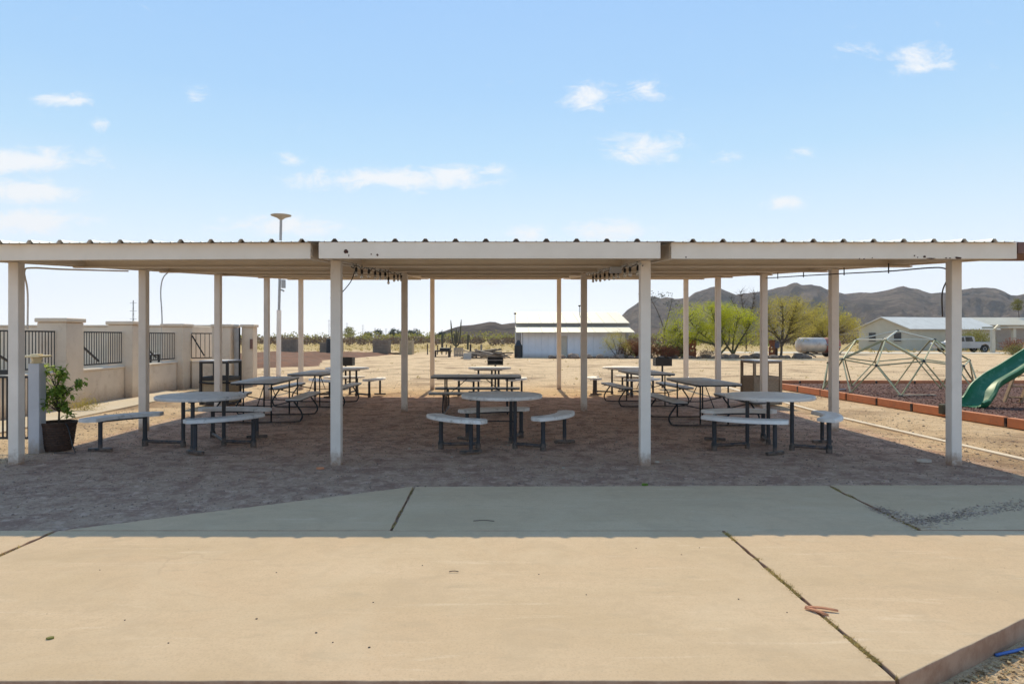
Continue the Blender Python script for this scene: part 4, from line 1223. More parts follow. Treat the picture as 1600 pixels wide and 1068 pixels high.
# bits on the mulch
cb = MB().box(gx(1471,12.9),gx(1486,12.9),12.85,13.0,.05,.24).build('utility_box', M['cactus'], bevel=.02)
tag(cb, 'small mottled grey green utility box at the playground edge behind the right front post', 'utility box')
pc = MB().obox((gx(1432,16.6),16.6,.10),(.95,.10,.03),Matrix.Rotation(R(4),3,'Z')).build('loose_board', M['woodgrey'])
tag(pc, 'pale loose board lying on the mulch under the climbing dome', 'board')
pc = MB().tube([(gx(1290,18.6),18.6,.09),(gx(1322,18.4),18.4,.1)],.02,6).build('loose_pipe', M['galv'])
tag(pc, 'short grey pipe lying on the mulch left of the climbing dome', 'pipe')

# ------------------------------------------------------------------ light pole with disc top
lp = empty('light_pole', (gx(435,25),25,0), 0, 'tall thin grey pole with a flat disc light on top', 'light pole')
pxp = gx(435,25); pxt = gx(439,25)
MB().tube([(pxp,25,-.1),(pxp+.02,25,2.5)],.085,12).build('pole', M['post'], lp, smooth='auto')
MB().tube([(pxp+.02,25,2.5),(pxt,25,5.86)],.05,10).build('pole', M['galv'], lp, smooth='auto')
MB().lathe([(.05,5.80),(.16,5.88),(.36,5.95),(.37,5.975),(.30,5.99),(.02,6.0)],(pxt,25,0),28).build('disc_light', M['galv'], lp, smooth='auto')
MB().box(gx(440.5,25),gx(446.5,25),24.9,25.0,gz(450,25),gz(437,25)).build('control_box', M['galv'], lp, bevel=.01)
MB().tube([(gx(439,25),24.95,gz(452,25)),(gx(445,25),24.9,gz(455,25))],.03,6).build('bracket', M['galv'], lp)

wp_ = cable('whip_pole', arc_pts([(gx(253.5,23),23,.0),(gx(253,23),23,2.1),(gx(251,23),23,2.9),(gx(252,23),23,3.3),(gx(256,23),23,3.55),(gx(263,23),23,3.7)]), .022, M['galv'], None, 6, 'thin bent grey whip pole rising behind the stucco wall', 'pole')

# ------------------------------------------------------------------ masonry blocks in the field
def fieldblock(px0,px1,py0,Y,d,label,mat=None):
    z = gz(py0,Y); r = random.Random(int(px0)); x0_, x1_ = gx(px0,Y), gx(px1,Y)
    root = empty('block_bunker', ((x0_+x1_)/2,Y,0),0,label,'masonry wall','square masonry enclosures in the field')
    cw = .42; nx_ = max(2,int(round((x1_-x0_)/cw))); cw = (x1_-x0_)/nx_; ch = z/5
    for j in range(5):
        for k in range(nx_+(j%2)):
            a = x0_+k*cw-(cw/2 if j%2 else 0); b_ = a+cw
            a = max(a,x0_); b_ = min(b_,x1_)
            if b_-a < .05: continue
            dy = r.uniform(0,.03)
            MB().box(a+.008,b_-.008,Y+dy,Y+d,j*ch+.006,(j+1)*ch-.006).build('block', mat or M['block'], root)
    return root
fieldblock(438,463,530,60,1.4,'square masonry enclosure in the field, just right of the light pole')
fieldblock(499,531,535,59,1.4,'square masonry enclosure in the field, behind the second front post')
fieldblock(582,607,531,60,1.4,'square masonry enclosure in the field, left of the inner post')
fieldblock(624,644,532,60,1.4,'square masonry enclosure in the field, rightmost, seen past the inner post',M['pale_panel'])
tk = MB().lathe([(.35,0),(.36,.7),(.34,1.35),(.25,1.42)],(gx(516,57),57,0),14).build('black_drum', M['black'], smooth='auto')
tag(tk,'upright black drum in front of a masonry enclosure','drum')
for (a,b_) in ((380,531),(558,632)):
    o = MB().box(gx(a,60.9),gx(b_,60.9),60.9 if a>500 else 58.2,61.1 if a > 500 else 58.4,-.05,.14).build('ground_pipe', M['wooddark'])
    tag(o,'long dark low pipe lying along the field, '+('right' if a>500 else 'left')+' of the second front post','pipe')

# ------------------------------------------------------------------ junk and lumber near the shed
pb = empty('flat_trailer',(gx(690,52),52,0),0,'low flat dark trailer frame with a bundle on it, left of the lumber pile','trailer')
x0_,x1_ = gx(676,52),gx(705,52)
MB().box(x0_,x1_,51.5,52.8,.42,.52).build('deck', M['wooddark'], pb)
for xq in (x0_+.15,x1_-.15):
    for yq in (51.6,52.7): MB().box(xq-.06,xq+.06,yq-.05,yq+.05,-.02,.419).build('leg', M['wooddark'], pb)
MB().box(x0_+.55,x1_-.1,51.8,52.4,.521,.72).build('bundle', M['black'], pb, bevel=.04)
wb = empty('pale_crate',(gx(716,53),53,0),0,'pale slatted crate standing left of the grey box','crate')
for k in range(6): MB().box(gx(709+k*2.5,53),gx(711+k*2.5,53),53,53.04,0,gz(544+(k%2),53)).build('slat', M['woodgrey'], wb)
MB().box(gx(709,53),gx(723.6,53),53.041,53.1,.1,.2).box(gx(709,53),gx(723.6,53),53.041,53.1,.6,.7).build('crosspiece', M['woodgrey'], wb)
gb = MB().box(gx(724,46),gx(736,46),46,46.5,.03,gz(552.5,46)).box(gx(724,46)-.02,gx(736,46)+.02,45.98,46.52,gz(552.5,46)+.002,gz(552.5,46)+.03).build('grey_box', M['greyband'], bevel=.01)
tag(gb,'small dark grey box standing on the sand in front of the lumber pile','box')
lbp = empty('lumber_pile',(gx(762,50),50,0),0,'untidy pile of grey boards and dark beams beside the white shed','lumber pile')
r_ = random.Random(21)
for k in range(64):
    xq = gx(r_.uniform(732,788),50); yq = 50+r_.uniform(-1.6,1.8); z = r_.uniform(.03,.62)*(1-abs(xq-gx(762,50))/2.2*.7)
    a = r_.gauss(0,.5)+(PI if r_.random()<.5 else 0); L = r_.uniform(.7,2.0); el = r_.gauss(0,.14)
    d = Vector((math.cos(a)*math.cos(el),math.sin(a)*math.cos(el)*.6,math.sin(el)))*L/2
    mt = (M['woodgrey'],M['woodgrey'],M['wooddark'],M['woodgrey'])[k%4]
    MB().bar((xq-d.x,yq-d.y,max(.03,z-d.z)),(xq+d.x,yq+d.y,max(.03,z+d.z)),r_.uniform(.08,.2),r_.uniform(.03,.09)).build('board', mt, lbp)
for (px,top) in ((735,538),(752,538),(744,545)):
    MB().box(gx(px,51)-.07,gx(px,51)+.07,51,51.12,0,gz(top,51)).build('upright', M['wooddark'] if px != 752 else M['woodgrey'], lbp)
for k,px in enumerate((668,676,683,690,697,703)):
    o = MB().tube([(gx(px,60),60+.3*(k%2),-.1),(gx(px,60)+.03*(k%3),60+.3*(k%2),gz(537+(k%3),60))],.05,6).build('fence_stake', M['wooddark'])
    tag(o,'thin dark wooden stake standing in a row behind the low trailer','stake','row of wooden stakes behind the trailer')
dr = MB().lathe([(.30,0),(.30,.9),(.22,1.0),(.08,1.3)],(gx(810,50.5),50.5,0),12).build('dark_drum', M['black'], smooth='auto')
tag(dr,'dark drum standing against the left corner of the white shed','drum')

# ------------------------------------------------------------------ long white shed
SY = 51.6
sh_ = empty('white_shed',(gx(900,SY),SY+3,0),0,'long low white shed with a two step white roof','shed')
xa,xb = gx(816,SY),gx(978,SY)
dx0,dx1 = gx(872,SY),gx(886,SY)
dz = gz(525,SY)
zw = gz(519.5,SY)
wb_ = MB()
npan = 16
for k in range(npan):
    p0 = xa+(xb-xa)*k/npan; p1 = xa+(xb-xa)*(k+1)/npan
    c = (p0+p1)/2
    z0 = dz+.03 if dx0-.05 < c < dx1+.05 else -.1
    MB().box(p0+.004,p1-.004,SY+(.008 if k%2 else 0),SY+.08,z0,zw).build('wall_panel', M['white'], sh_)
MB().box(xa+.01,xb-.01,SY+.09,SY+9,-.1,zw+.05).build('wall', M['white'], sh_)
MB().box(dx0,dx1,SY+.02,SY+.07,.0,dz).build('door', M['door_tan'], sh_, bevel=.01)
for xq in (xa-.01,xb-.05): MB().box(xq,xq+.06,SY-.02,SY+.05,-.05,zw-.01).build('corner_trim', M['greyband'], sh_)
def roofslab(x0_,x1_,ya,yb,za,zb_,th,name,mat,inset=0):
    b = MB(); i = 0
    b.v = [(x0_,ya,za),(x1_,ya,za),(x1_-inset,yb,zb_),(x0_,yb,zb_),(x0_,ya,za+th),(x1_,ya,za+th),(x1_-inset,yb,zb_+th),(x0_,yb,zb_+th)]
    for f in ((0,3,2,1),(4,5,6,7),(0,1,5,4),(1,2,6,5),(2,3,7,6),(3,0,4,7)): b.f.append(f)
    return b.build(name, mat, sh_)
xr0 = gx(806,51)
npn = 9
for k in range(npn):
    a = xr0+(gx(992,51)-xr0)*k/npn; b_ = xr0+(gx(992,51)-xr0)*(k+1)/npn
    roofslab(a+.01,b_-.01,50.9,53.6,gz(519.8,50.9),gz(510.5,53.6),.05,'roof_panel',M['whiteroof'])
MB().box(gx(806,54),gx(984,54),53.7,54.0,gz(511.5,53.7),gz(505,53.7)).build('clerestory_band', M['greyband'], sh_)
for k in range(npn):
    a = gx(806,53.4); bb_ = gx(984,53.4); a2 = a+(bb_-a)*k/npn; b2_ = a+(bb_-a)*(k+1)/npn
    roofslab(a2+.01,b2_-.01,53.4,58.4,gz(505.5,53.4),gz(488.8,58.4),.06,'roof_panel',M['whiteroof'])
MB().box(gx(806,54)+.02,gx(984,54)-.1,54.01,58.3,1,gz(506,54)).build('wall', M['greyband'], sh_)
for (px,t_,y_) in ((805,490,53.4),(905.5,478,57)):
    v_ = MB().tube([(gx(px,y_),y_,gz(506 if px<900 else 496,y_)),(gx(px,y_),y_,gz(t_,y_))],.03,6).build('vent_pipe', M['galv'], sh_)
    MB().lathe([(.05,-.05),(.11,0),(.11,.06),(.03,.10)],(gx(px,y_),y_,gz(t_,y_)),8).build('vent_cap', M['black'], v_)

# ------------------------------------------------------------------ stones edging the tree bed
r_ = random.Random(11)
st0 = None
for k in range(60):
    px = 862+k*(1262-862)/59+r_.uniform(-2,2); Y = 49.3+r_.uniform(-.35,.35)+.0
    s = r_.choice([.12,.16,.2,.27,.34])*r_.uniform(.8,1.2)
    if k < 4:
        import bmesh
        bm = bmesh.new(); bmesh.ops.create_icosphere(bm, subdivisions=2, radius=1)
        for vtx in bm.verts:
            vtx.co *= 1+.35*mnoise.noise(vtx.co*1.4+Vector((k*5,0,0)))
            vtx.co.z *= .62
        me = bpy.data.meshes.new('stone'); bm.to_mesh(me); bm.free(); me.materials.append(M['stone'])
        if k == 0: smes = []
        smes.append(me)
    o = bpy.data.objects.new('stone', smes[k % 4]); COL.objects.link(o)
    o.location = (gx(px,Y),Y,s*.3); o.scale = (s*r_.uniform(.9,1.5),s,s*r_.uniform(.8,1.1)); o.rotation_euler = (0,0,r_.uniform(0,6))
    tag(o,'dark brown stone in the long row edging the tree bed and the shed','stone','row of dark edging stones beyond the shelter')

# ------------------------------------------------------------------ trees and shrubs
def tree(name,label,cat,base,stems,blobs,nt,nl,leaf,mat,bark,lr=.12,rad=.09,group=None,sparse=1.0,seed=1,spread=.30,tb=.16):
    """base (x,y); stems: list of polylines (relative); blobs: (cx,cy,cz,rx,ry,rz) relative crown ellipsoids"""
    r = random.Random(seed); g = np.random.default_rng(seed)
    root = empty(name,(base[0],base[1],0),0,label,cat,group)
    b = MB(); nodes = []
    for s in stems:
        pts = arc_pts(s,4); n_ = len(pts)
        b.tube([Vector(p)+Vector((base[0],base[1],0)) for p in pts],[rad*(1-.72*k/(n_-1)) for k in range(n_)],7)
        nodes += [Vector(p) for p in pts[n_//3:]]
    tips = []
    vol = [q[3]*q[4]*q[5] for q in blobs]
    for k in range(nt):
        q = r.choices(blobs,vol)[0]
        d = Vector((r.gauss(0,1),r.gauss(0,1),r.gauss(0,1))).normalized()*(r.uniform(.35,1)**.5)
        p = Vector((q[0]+d.x*q[3],q[1]+d.y*q[4],q[2]+d.z*q[5]))
        nrm_ = mnoise.noise(p*.9+Vector((seed*3,0,0)))
        if nrm_ < -.18*sparse: continue
        tips.append(p)
    b2_ = MB()
    for p in tips:
        j = min(nodes,key=lambda n_:(n_-p).length+max(0,n_.z-p.z+.6*math.hypot(n_.x-p.x,n_.y-p.y))*2)
        m_ = (j*.5+p*.5)+Vector((r.gauss(0,.06),r.gauss(0,.06),-.02))
        O = Vector((base[0],base[1],0))
        b2_.tube([j+O,m_+O,p+O],[rad*tb,rad*tb*.55,rad*tb*.2],3,caps=False)
    b.build('trunk',bark,root,smooth=True)
    b2_.build('branches',bark,root)['kind'] = 'stuff'
    if nl:
        T = np.array([tuple(p) for p in tips])
        c_ = np.repeat(T,nl,0)+g.normal(size=(len(T)*nl,3))*np.array([spread,spread,spread*.7])
        Vq,Fq = leaf_cloud(c_,leaf,leaf*.55)
        o = np_mesh('crown',Vq,Fq,mat); o.parent = root; o['kind'] = 'stuff'
    return root
PVA = (gx(1131,49),49.5); PVB = (gx(1154,49),50.2)
tree('palo_verde_tree','bright yellow green palo verde tree with a slanting forked trunk, left of the pair','tree',PVA,
     [[(0,0,-.1),(-.3,0,.6),(-.7,.1,1.2),(-1.7,.1,2.0),(-2.4,.2,2.9)],[(0,0,-.1),(-.25,0,.5),(.1,.1,1.1),(-.2,.2,2.0),(-.7,.1,3.4)],[(-.1,0,.3),(.5,0,1.0),(.6,.1,1.8)],[(-.5,0,1.0),(-2.4,-.2,1.5),(-3.2,0,2.0)]],
     [(-1.0,0,3.0,1.7,1.5,1.15),(-2.6,.1,2.5,1.5,1.4,1.3),(-3.3,0,1.6,1.0,1.1,.9),(-1.7,-.2,1.8,1.5,1.2,.8),(.2,.2,3.0,.9,1.1,1.1),(.0,0,2.0,.8,1,.6)],520,34,.060,M['leaf_palo'],M['barkgreen'],seed=3,spread=.22)
tree('palo_verde_tree','bright yellow green palo verde tree with an upright trunk, right of the pair','tree',PVB,
     [[(0,0,-.1),(0,0,.7),(.1,0,1.6),(.4,.1,2.8)],[(0,0,.2),(.4,0,1.0),(1.0,.1,1.9),(1.3,.1,2.4)],[(0,0,.3),(-.5,0,1.0),(-.8,.1,1.8),(-.9,.1,2.8)]],
     [(.1,0,2.9,1.4,1.4,.95),(1.2,.1,2.3,.95,1.1,1.05),(-.7,0,2.4,1.0,1.2,1.1),(.6,0,1.6,1.1,1.0,.6),(-1.3,.3,1.7,.8,.9,.6)],400,34,.060,M['leaf_palo'],M['barkgreen'],seed=5,spread=.22)
tree('mesquite_tree','airy olive mesquite tree with a dark forked trunk beside the silver tank','tree',(gx(1220,50),50),
     [[(0,0,-.1),(.05,0,.9),(-.2,0,1.6),(-.9,0,2.6),(-1.2,0,3.6)],[(.02,0,.8),(.5,0,1.7),(.9,.1,3.0),(1.4,.1,4.2)],[(.1,0,1.3),(.2,.1,2.6),(.1,0,4.0)],[(-.1,0,1.4),(-.7,-.1,1.9),(-1.4,0,2.2)]],
     [(.2,0,3.3,1.7,1.5,1.25),(-.8,0,2.7,1.0,1.2,1.2),(1.3,0,2.6,1.2,1.2,1.3),(1.2,0,4.0,.9,.9,.5)],620,26,.055,M['leaf_olive'],M['bark'],seed=8,spread=.25,rad=.10)
tree('mesquite_tree','wide yellow olive tree behind the silver tank','tree',(gx(1290,62),62),
     [[(0,0,-.1),(.1,0,1.2),(-.8,0,2.4),(-1.6,0,3.2)],[(.05,0,.8),(.7,0,2.0),(1.2,0,3.3)]],
     [(-.9,0,3.0,2.1,1.6,1.3),(1.0,0,2.6,1.8,1.5,1.2),(-2.6,0,2.3,1.3,1.3,1.0),(.2,0,4.0,1.2,1,.7),(2.4,0,1.9,.9,1,.8)],620,30,.075,M['leaf_olive'],M['bark'],seed=13,spread=.3,rad=.11)
tree('bare_tree','bare leafless tree rising behind the palo verde trees','tree',(gx(1166,72),72),
     [[(0,0,-.1),(0,0,2.5),(-.3,0,4.5),(-.6,0,6.2)],[(0,0,2),(.5,0,4),(.9,0,6.0)],[(0,0,2.4),(-.9,0,4.2),(-1.6,0,5.6)]],
     [(0,0,5.6,1.9,1.6,1.5),(0,0,4.2,1.8,1.4,1.2)],420,0,.05,M['leaf_olive'],M['bark'],seed=15,rad=.075,sparse=2)
tree('sparse_tree','thin tree with sparse dark tufts, right of the third front post','tree',(gx(1036,60),60),
     [[(0,0,-.1),(.1,0,2.0),(-.5,0,3.8),(-1.2,0,5.1)],[(.1,0,2),(.5,0,3.5),(.8,0,4.9)]],
     [(-.9,0,5.2,1.2,.7,.35),(.8,0,4.5,.6,.5,.6),(.2,0,5.2,.9,.5,.25)],40,9,.09,M['leaf_dark'],M['bark'],seed=19,rad=.06,spread=.18,sparse=.6)
tree('small_palm_crown','slender tree with a small tufted green crown at the right edge of the view','tree',(gx(1597,88),88),
     [[(0,0,-.1),(-.1,0,2.0),(-.35,0,4.0),(-.5,0,5.4)]],[(-.55,0,5.7,.65,.6,.75)],60,22,.09,M['leaf_scrubg'],M['bark'],seed=23,rad=.07,spread=.15)
def shrub(px,Y,w_,h_,label,mat,cat='shrub',seed=1,n=60,nl=26,leaf=.05,name='desert_shrub',group=None,bark=None):
    return tree(name,label,cat,(gx(px,Y),Y),[[(0,0,-.05),(0,0,h_*.3),(w_*.1,0,h_*.7)],[(0,0,0),(-w_*.25,0,h_*.6)],[(0,0,0),(w_*.3,0,h_*.5)]],
        [(0,0,h_*.55,w_*.5,w_*.45,h_*.5)],n,nl,leaf,mat,bark or M['bark'],rad=.03,seed=seed,group=group,spread=w_*.12,sparse=1.5)
tree('olive_shrub','tall loose olive green shrub in front of the right end of the white shed','shrub',(gx(966,49.6),49.6),
     [[(0,0,-.1),(-.2,0,.8),(-.5,0,1.7)],[(0,0,0),(.1,0,1.0),(.3,0,1.9)],[(.1,0,0),(.4,0,.8),(.8,0,1.4)],[(0,0,0),(-.5,0,.6),(-.9,0,1.2)]],
     [(-.1,0,1.2,.85,.8,.85),(-.7,0,.9,.5,.6,.6),(.5,0,.9,.5,.6,.6)],170,22,.045,M['leaf_olive'],M['bark'],seed=31,rad=.03,spread=.16)
def prickly(px,Y,w_,h_,label,seed):
    r = random.Random(seed); root = empty('prickly_pear',(gx(px,Y),Y,0),0,label,'cactus','prickly pear clumps along the stone border')
    me = None
    for k in range(80):
        x_ = gx(px,Y)+r.uniform(-w_/2,w_/2); z = r.uniform(.1,h_)*(1-((x_-gx(px,Y))/(w_/2))**2*.5); y_ = Y+r.uniform(-.5,.5)
        if me is None:
            b = MB(); nn = 10
            rr2 = [(1.0,0)]
            b.loft([[Vector((math.cos(2*PI*q/nn)*.11*s,dy,math.sin(2*PI*q/nn)*.14*s)) for q in range(nn)] for s,dy in ((.5,-.022),(.95,-.014),(1,0),(.95,.014),(.5,.022))])
            o = b.build('cactus_pad',M['cactus_y'],root,smooth=True,world=False); me = o.data
        else:
            o = bpy.data.objects.new('cactus_pad',me); COL.objects.link(o); o.parent = root
        o.location = (x_-root.location.x,y_-root.location.y,z); o.rotation_euler = (r.uniform(-.5,.5),r.uniform(-.7,.7),r.uniform(0,3.1))
        s = r.uniform(.8,1.3); o.scale = (s,s,s)
    return root
M['cactus_y'] = pmat('prickly pear pad', (.30,.30,.10), (.20,.17,.07), 2, .7, .3, 30, c3=(.22,.09,.05), c3lim=(.52,.62), c3scale=3, rnd=.5)
prickly(1026,49.8,1.9,1.15,'broad prickly pear clump right of the third front post, between it and the next post',1)
prickly(1052,50,1.7,1.2,'prickly pear clump beneath the left palo verde tree, beside the rusted panel',2)
prickly(1000,49.8,1.5,1.2,'prickly pear clump directly behind the third front post',3)
shrub(985,49.8,1.7,1.15,'reddish brown twiggy shrub between the olive shrub and the prickly pear',M['leaf_red'],seed=41,n=260,nl=24,leaf=.05)
shrub(1012,49.3,1.6,.9,'low reddish shrub in front of the prickly pear clumps',M['leaf_red'],seed=47,n=200,nl=22,leaf=.05)
shrub(1044,49.4,1.4,.8,'small red flowering shrub at the foot of the prickly pear near the grill',M['leaf_red'],seed=49,n=200,nl=22,leaf=.05)
shrub(1066,50.5,1.5,1.3,'dark green shrub beneath the left palo verde tree',M['leaf_dark'],seed=43,n=220,nl=26,leaf=.05)
shrub(1104,49.5,1.1,.55,'low brown tuft of scrub between the two palo verde trunks and the rusted panel',M['leaf_scrub'],seed=44,n=70,nl=14,leaf=.05)
# rusted cut metal panels standing in the tree bed
def rust_fig(px,Y,h_,w_,label,seed):
    r = random.Random(seed); root = empty('rusted_panel',(gx(px,Y),Y,0),0,label,'metal sculpture')
    x0_ = gx(px,Y); n_ = 9
    Lp = [(x0_-w_/2*r.uniform(.6,1.1),h_*k/n_) for k in range(n_+1)]; Rp = [(x0_+w_/2*r.uniform(.6,1.1),h_*k/n_) for k in range(n_+1)]
    for k in range(n_):
        if k in (3,5):
            MB().prism_xz([Lp[k],(Lp[k][0]+.14,Lp[k][1]),(Lp[k+1][0]+.14,Lp[k+1][1]),Lp[k+1]],Y,Y+.05).build('plate',M['rustpanel'],root)
            MB().prism_xz([(Rp[k][0]-.14,Rp[k][1]),Rp[k],Rp[k+1],(Rp[k+1][0]-.14,Rp[k+1][1])],Y,Y+.05).build('plate',M['rustpanel'],root)
        else: MB().prism_xz([Lp[k],Rp[k],Rp[k+1],Lp[k+1]],Y+.004*(k%2),Y+.05+.004*(k%2)).build('plate',M['rustpanel'],root)
rust_fig(1082,49.7,1.38,.62,'rust red cut metal panel beneath the left palo verde tree',3)
rust_fig(1207,50.2,1.30,.5,'leaning rusty metal figure left of the mesquite trunk',5)
bd = MB().lathe([(.10,.0),(.28,.1),(.30,.45),(.2,.6)],(gx(1212,50.6),50.6,.65),12).build('blue_barrel',M['blue_barrel'] if 'blue_barrel' in M else pmat('faded blue plastic',(.10,.12,.20),None,3,.6,.1,20),smooth='auto')
bd2 = MB().box(gx(1212,50.6)-.12,gx(1212,50.6)+.12,50.5,50.7,-.05,.66)
tag(bd,'small faded blue barrel standing on a post beside the rusty figure','barrel')
bd2.build('stand',M['wooddark'],bd)

# ------------------------------------------------------------------ metal tank on a trailer
TY = 52.5
tkr = empty('tank_trailer',(gx(1278,TY),TY,0),0,'long silver metal tank trailer with a faded red rear end','tank trailer')
xa,xb = gx(1245,TY),gx(1311,TY); rt = .60; zc = 1.5-1.28*.0-.64
zc = .86+.05
def htank(b,x0_,x1_,r,zc,Y,dome=.18,n=22):
    rings = []
    prof = [(x0_-dome*0,r*.25),(x0_+.04,r*.7),(x0_+.14,r*.93),(x0_+.28,r),(x1_-.28,r),(x1_-.14,r*.93),(x1_-.04,r*.7),(x1_,r*.25)]
    return b.loft([[Vector((x,Y+rr_*math.cos(2*PI*q/n),zc+rr_*math.sin(2*PI*q/n))) for q in range(n)] for x,rr_ in prof])
htank(MB(),xa,xb-1.05,rt*.98,zc,TY).build('tank',M['tank'],tkr,smooth='auto')
htank(MB(),xb-1.3,xb,rt*.99,zc,TY).build('tank_end',M['tankred'],tkr,smooth='auto')
MB().box(xb-1.0,xb-.35,TY-rt-.12,TY-rt+.25,zc-.55,zc-.0).build('pump_cabinet',M['glassdark'],tkr,bevel=.02)
MB().tube([(xb-1.25,TY-.62,zc+.05),(xb-.2,TY-.66,zc-.15)],.05,8).build('pipe',M['silver'],tkr)
for xq in (xa+.7,xb-.9):
    MB().box(xq-.08,xq+.08,TY-.4,TY+.4,.28,zc-rt+.12).build('cradle',M['black'],tkr)
MB().box(xa-.1,xb,TY-.35,TY-.25,.22,.30).box(xa-.1,xb,TY+.25,TY+.35,.22,.30).build('chassis',M['wooddark'],tkr)
MB().tube([(xa+.7,TY-.3,.3),(xa+1.3,TY-.4,.02)],.05,6).tube([(xa+.8,TY-.3,.5),(xa+1.6,TY-.4,.25)],.04,6).build('stand',M['black'],tkr)
for xq in (xb-1.0,):
    for yq in (-.62,.62): MB().lathe([(.10,-.09),(.28,-.09),(.30,-.05),(.30,.05),(.28,.09),(.10,.09)],(0,0,0),16)
wh = MB(); rings = []
for yq,rr_ in ((-.10,.12),(-.10,.26),(-.06,.30),(.06,.30),(.10,.26),(.10,.12)):
    rings.append([Vector((math.cos(2*PI*q/16)*rr_,yq,math.sin(2*PI*q/16)*rr_)) for q in range(16)])
wh.loft(rings)
for k,(xq,yq) in enumerate(((xb-.7,-.60),(xb-.7,.60))):
    o = wh.build('wheel',M['rubber'],tkr,smooth='auto',world=False) ; o.location = (xq-tkr.location.x,yq,.29)

# ------------------------------------------------------------------ homes, pickup and posts at the right
def gable_box(root,K,u_,L,v_,W,zw,zr,wallm,roofm,ov=.35,ph=.5):
    """K near corner, u_ long direction, v_ gable direction"""
    K = Vector((*K,0)); U = Vector((*u_,0)).normalized(); V_ = Vector((*v_,0)).normalized()
    c = [K,K+U*L,K+U*L+V_*W,K+V_*W]
    b = MB(); i = 0
    for z in (-.1,zw): b.v += [(p.x,p.y,z) for p in c]
    e0 = K+V_*W*ph; e1 = e0+U*L
    b.v += [(e0.x,e0.y,zr),(e1.x,e1.y,zr)]
    b.f = [(0,1,5,4),(1,2,6,9,5),(2,3,7,6),(3,0,4,8,7)]
    b.build('wall',wallm,root)
    th = .09
    for s,(p,q) in enumerate(((K,K+U*L),(K+V_*W,K+V_*W+U*L))):
        out_ = -V_ if s == 0 else V_
        slope = (zr-zw)/(W*(ph if s == 0 else 1-ph))
        a = p-U*ov+out_*ov; b2 = q+U*ov+out_*ov; zl = zw-ov*slope+.03
        t0 = e0-U*ov; t1 = e1+U*ov
        npan_ = max(1,int(L/1.6))
        for k in range(npan_):
            f0,f1 = k/npan_,(k+1)/npan_
            A,B,C_,D_ = a.lerp(b2,f0),a.lerp(b2,f1),t0.lerp(t1,f1),t0.lerp(t1,f0)
            m_ = MB(); m_.v = [(A.x,A.y,zl),(B.x,B.y,zl),(C_.x,C_.y,zr+.03),(D_.x,D_.y,zr+.03),(A.x,A.y,zl+th),(B.x,B.y,zl+th),(C_.x,C_.y,zr+.03+th),(D_.x,D_.y,zr+.03+th)]
            for f in ((0,3,2,1),(4,5,6,7),(0,1,5,4),(1,2,6,5),(2,3,7,6),(3,0,4,7)): m_.f.append(f)
            m_.build('roof_panel',roofm,root)
K = (gx(1421,78),78.0)
hA = empty('manufactured_home',(K[0]+4,K[1]+3,0),0,'pale beige gabled home with two dark shuttered windows in its gable end','house')
gable_box(hA,K,(.96,.28),13,(-.62,.78),5.6,gz(513,78),gz(497.2,82),M['siding'],M['shingle'])
Vd = Vector((-.62,.78,0)); Un = Vector((-.78,-.62,0))
for f in (.22,.72):
    c = Vector((*K,0))+Vd*5.6*f
    wn = MB().obox((c.x+Un.x*.04,c.y+Un.y*.04,1.55),(.10,.75,1.0),Matrix((Un,Vd,Vector((0,0,1)))).transposed()).build('window',M['glassdark'],hA)
    MB().obox((c.x+Un.x*.05,c.y+Un.y*.05,1.01),(.14,.9,.06),Matrix((Un,Vd,Vector((0,0,1)))).transposed()).build('sill',M['whiteroof'],wn)
hB = empty('long_home',(62,86,0),0,'long tan home with a white roof and carport at the right edge','house')
xa = gx(1461,84); zt_ = gz(509,84)
MB().box(xa,80,84,84.2,-.1,zt_).build('wall',M['sidingb'],hB)
MB().box(xa,xa+.2,84.2,92,-.1,zt_).build('wall',M['sidingb'],hB)
for k in range(14):
    a = xa-.5+k*1.9
    m_ = MB(); za_,zb2 = gz(508.5,83.3),gz(497,88); ya_,yb_ = 83.3,88
    m_.v = [(a,ya_,za_),(a+1.88,ya_,za_),(a+1.88,yb_,zb2),(a,yb_,zb2),(a,ya_,za_+.1),(a+1.88,ya_,za_+.1),(a+1.88,yb_,zb2+.1),(a,yb_,zb2+.1)]
    for f in ((0,3,2,1),(4,5,6,7),(0,1,5,4),(1,2,6,5),(2,3,7,6),(3,0,4,7)): m_.f.append(f)
    m_.build('roof_panel',M['whiteroof'],hB)
    m2 = MB(); m2.v = [(a,88.01,zb2),(a+1.88,88.01,zb2),(a+1.88,92.6,za_),(a,92.6,za_),(a,88.01,zb2+.1),(a+1.88,88.01,zb2+.1),(a+1.88,92.6,za_+.1),(a,92.6,za_+.1)]
    for f in ((0,3,2,1),(4,5,6,7),(0,1,5,4),(1,2,6,5),(2,3,7,6),(3,0,4,7)): m2.f.append(f)
    m2.build('roof_panel',M['whiteroof'],hB)
for (a,b_,z0,z1) in ((1541,1553,gz(533,84),gz(511,84)),(1500,1508,1.0,1.9)):
    wn = MB().box(gx(a,84),gx(b_,84),83.94,83.99,z0,z1).build('window',M['glassdark'],hB)
    MB().box(gx(a,84)-.05,gx(b_,84)+.05,83.93,83.985,z0-.08,z0-.002).build('sill',M['whiteroof'],wn)
cp = empty('carport_cover',(gx(1600,72),73,0),0,'flat white carport cover on white posts at the right edge of the view','carport')
MB().box(gx(1576,72),62,72,76,gz(512.5,72),gz(509.5,72)).build('roof_sheet',M['whiteroof'],cp)
for px in (1587,1640):
    MB().box(gx(px,72)-.14,gx(px,72)+.14,72.1,72.4,-.1,gz(512.7,72)).build('post',M['whiteroof'],cp)
wp2 = empty('white_post',(gx(1553,66),66,0),0,'white pole with a short angled arm near the pickup','pole')
MB().box(gx(1550.5,66),gx(1555.5,66),66,66.3,-.1,gz(514,66)).build('pole',M['whiteroof'],wp2)
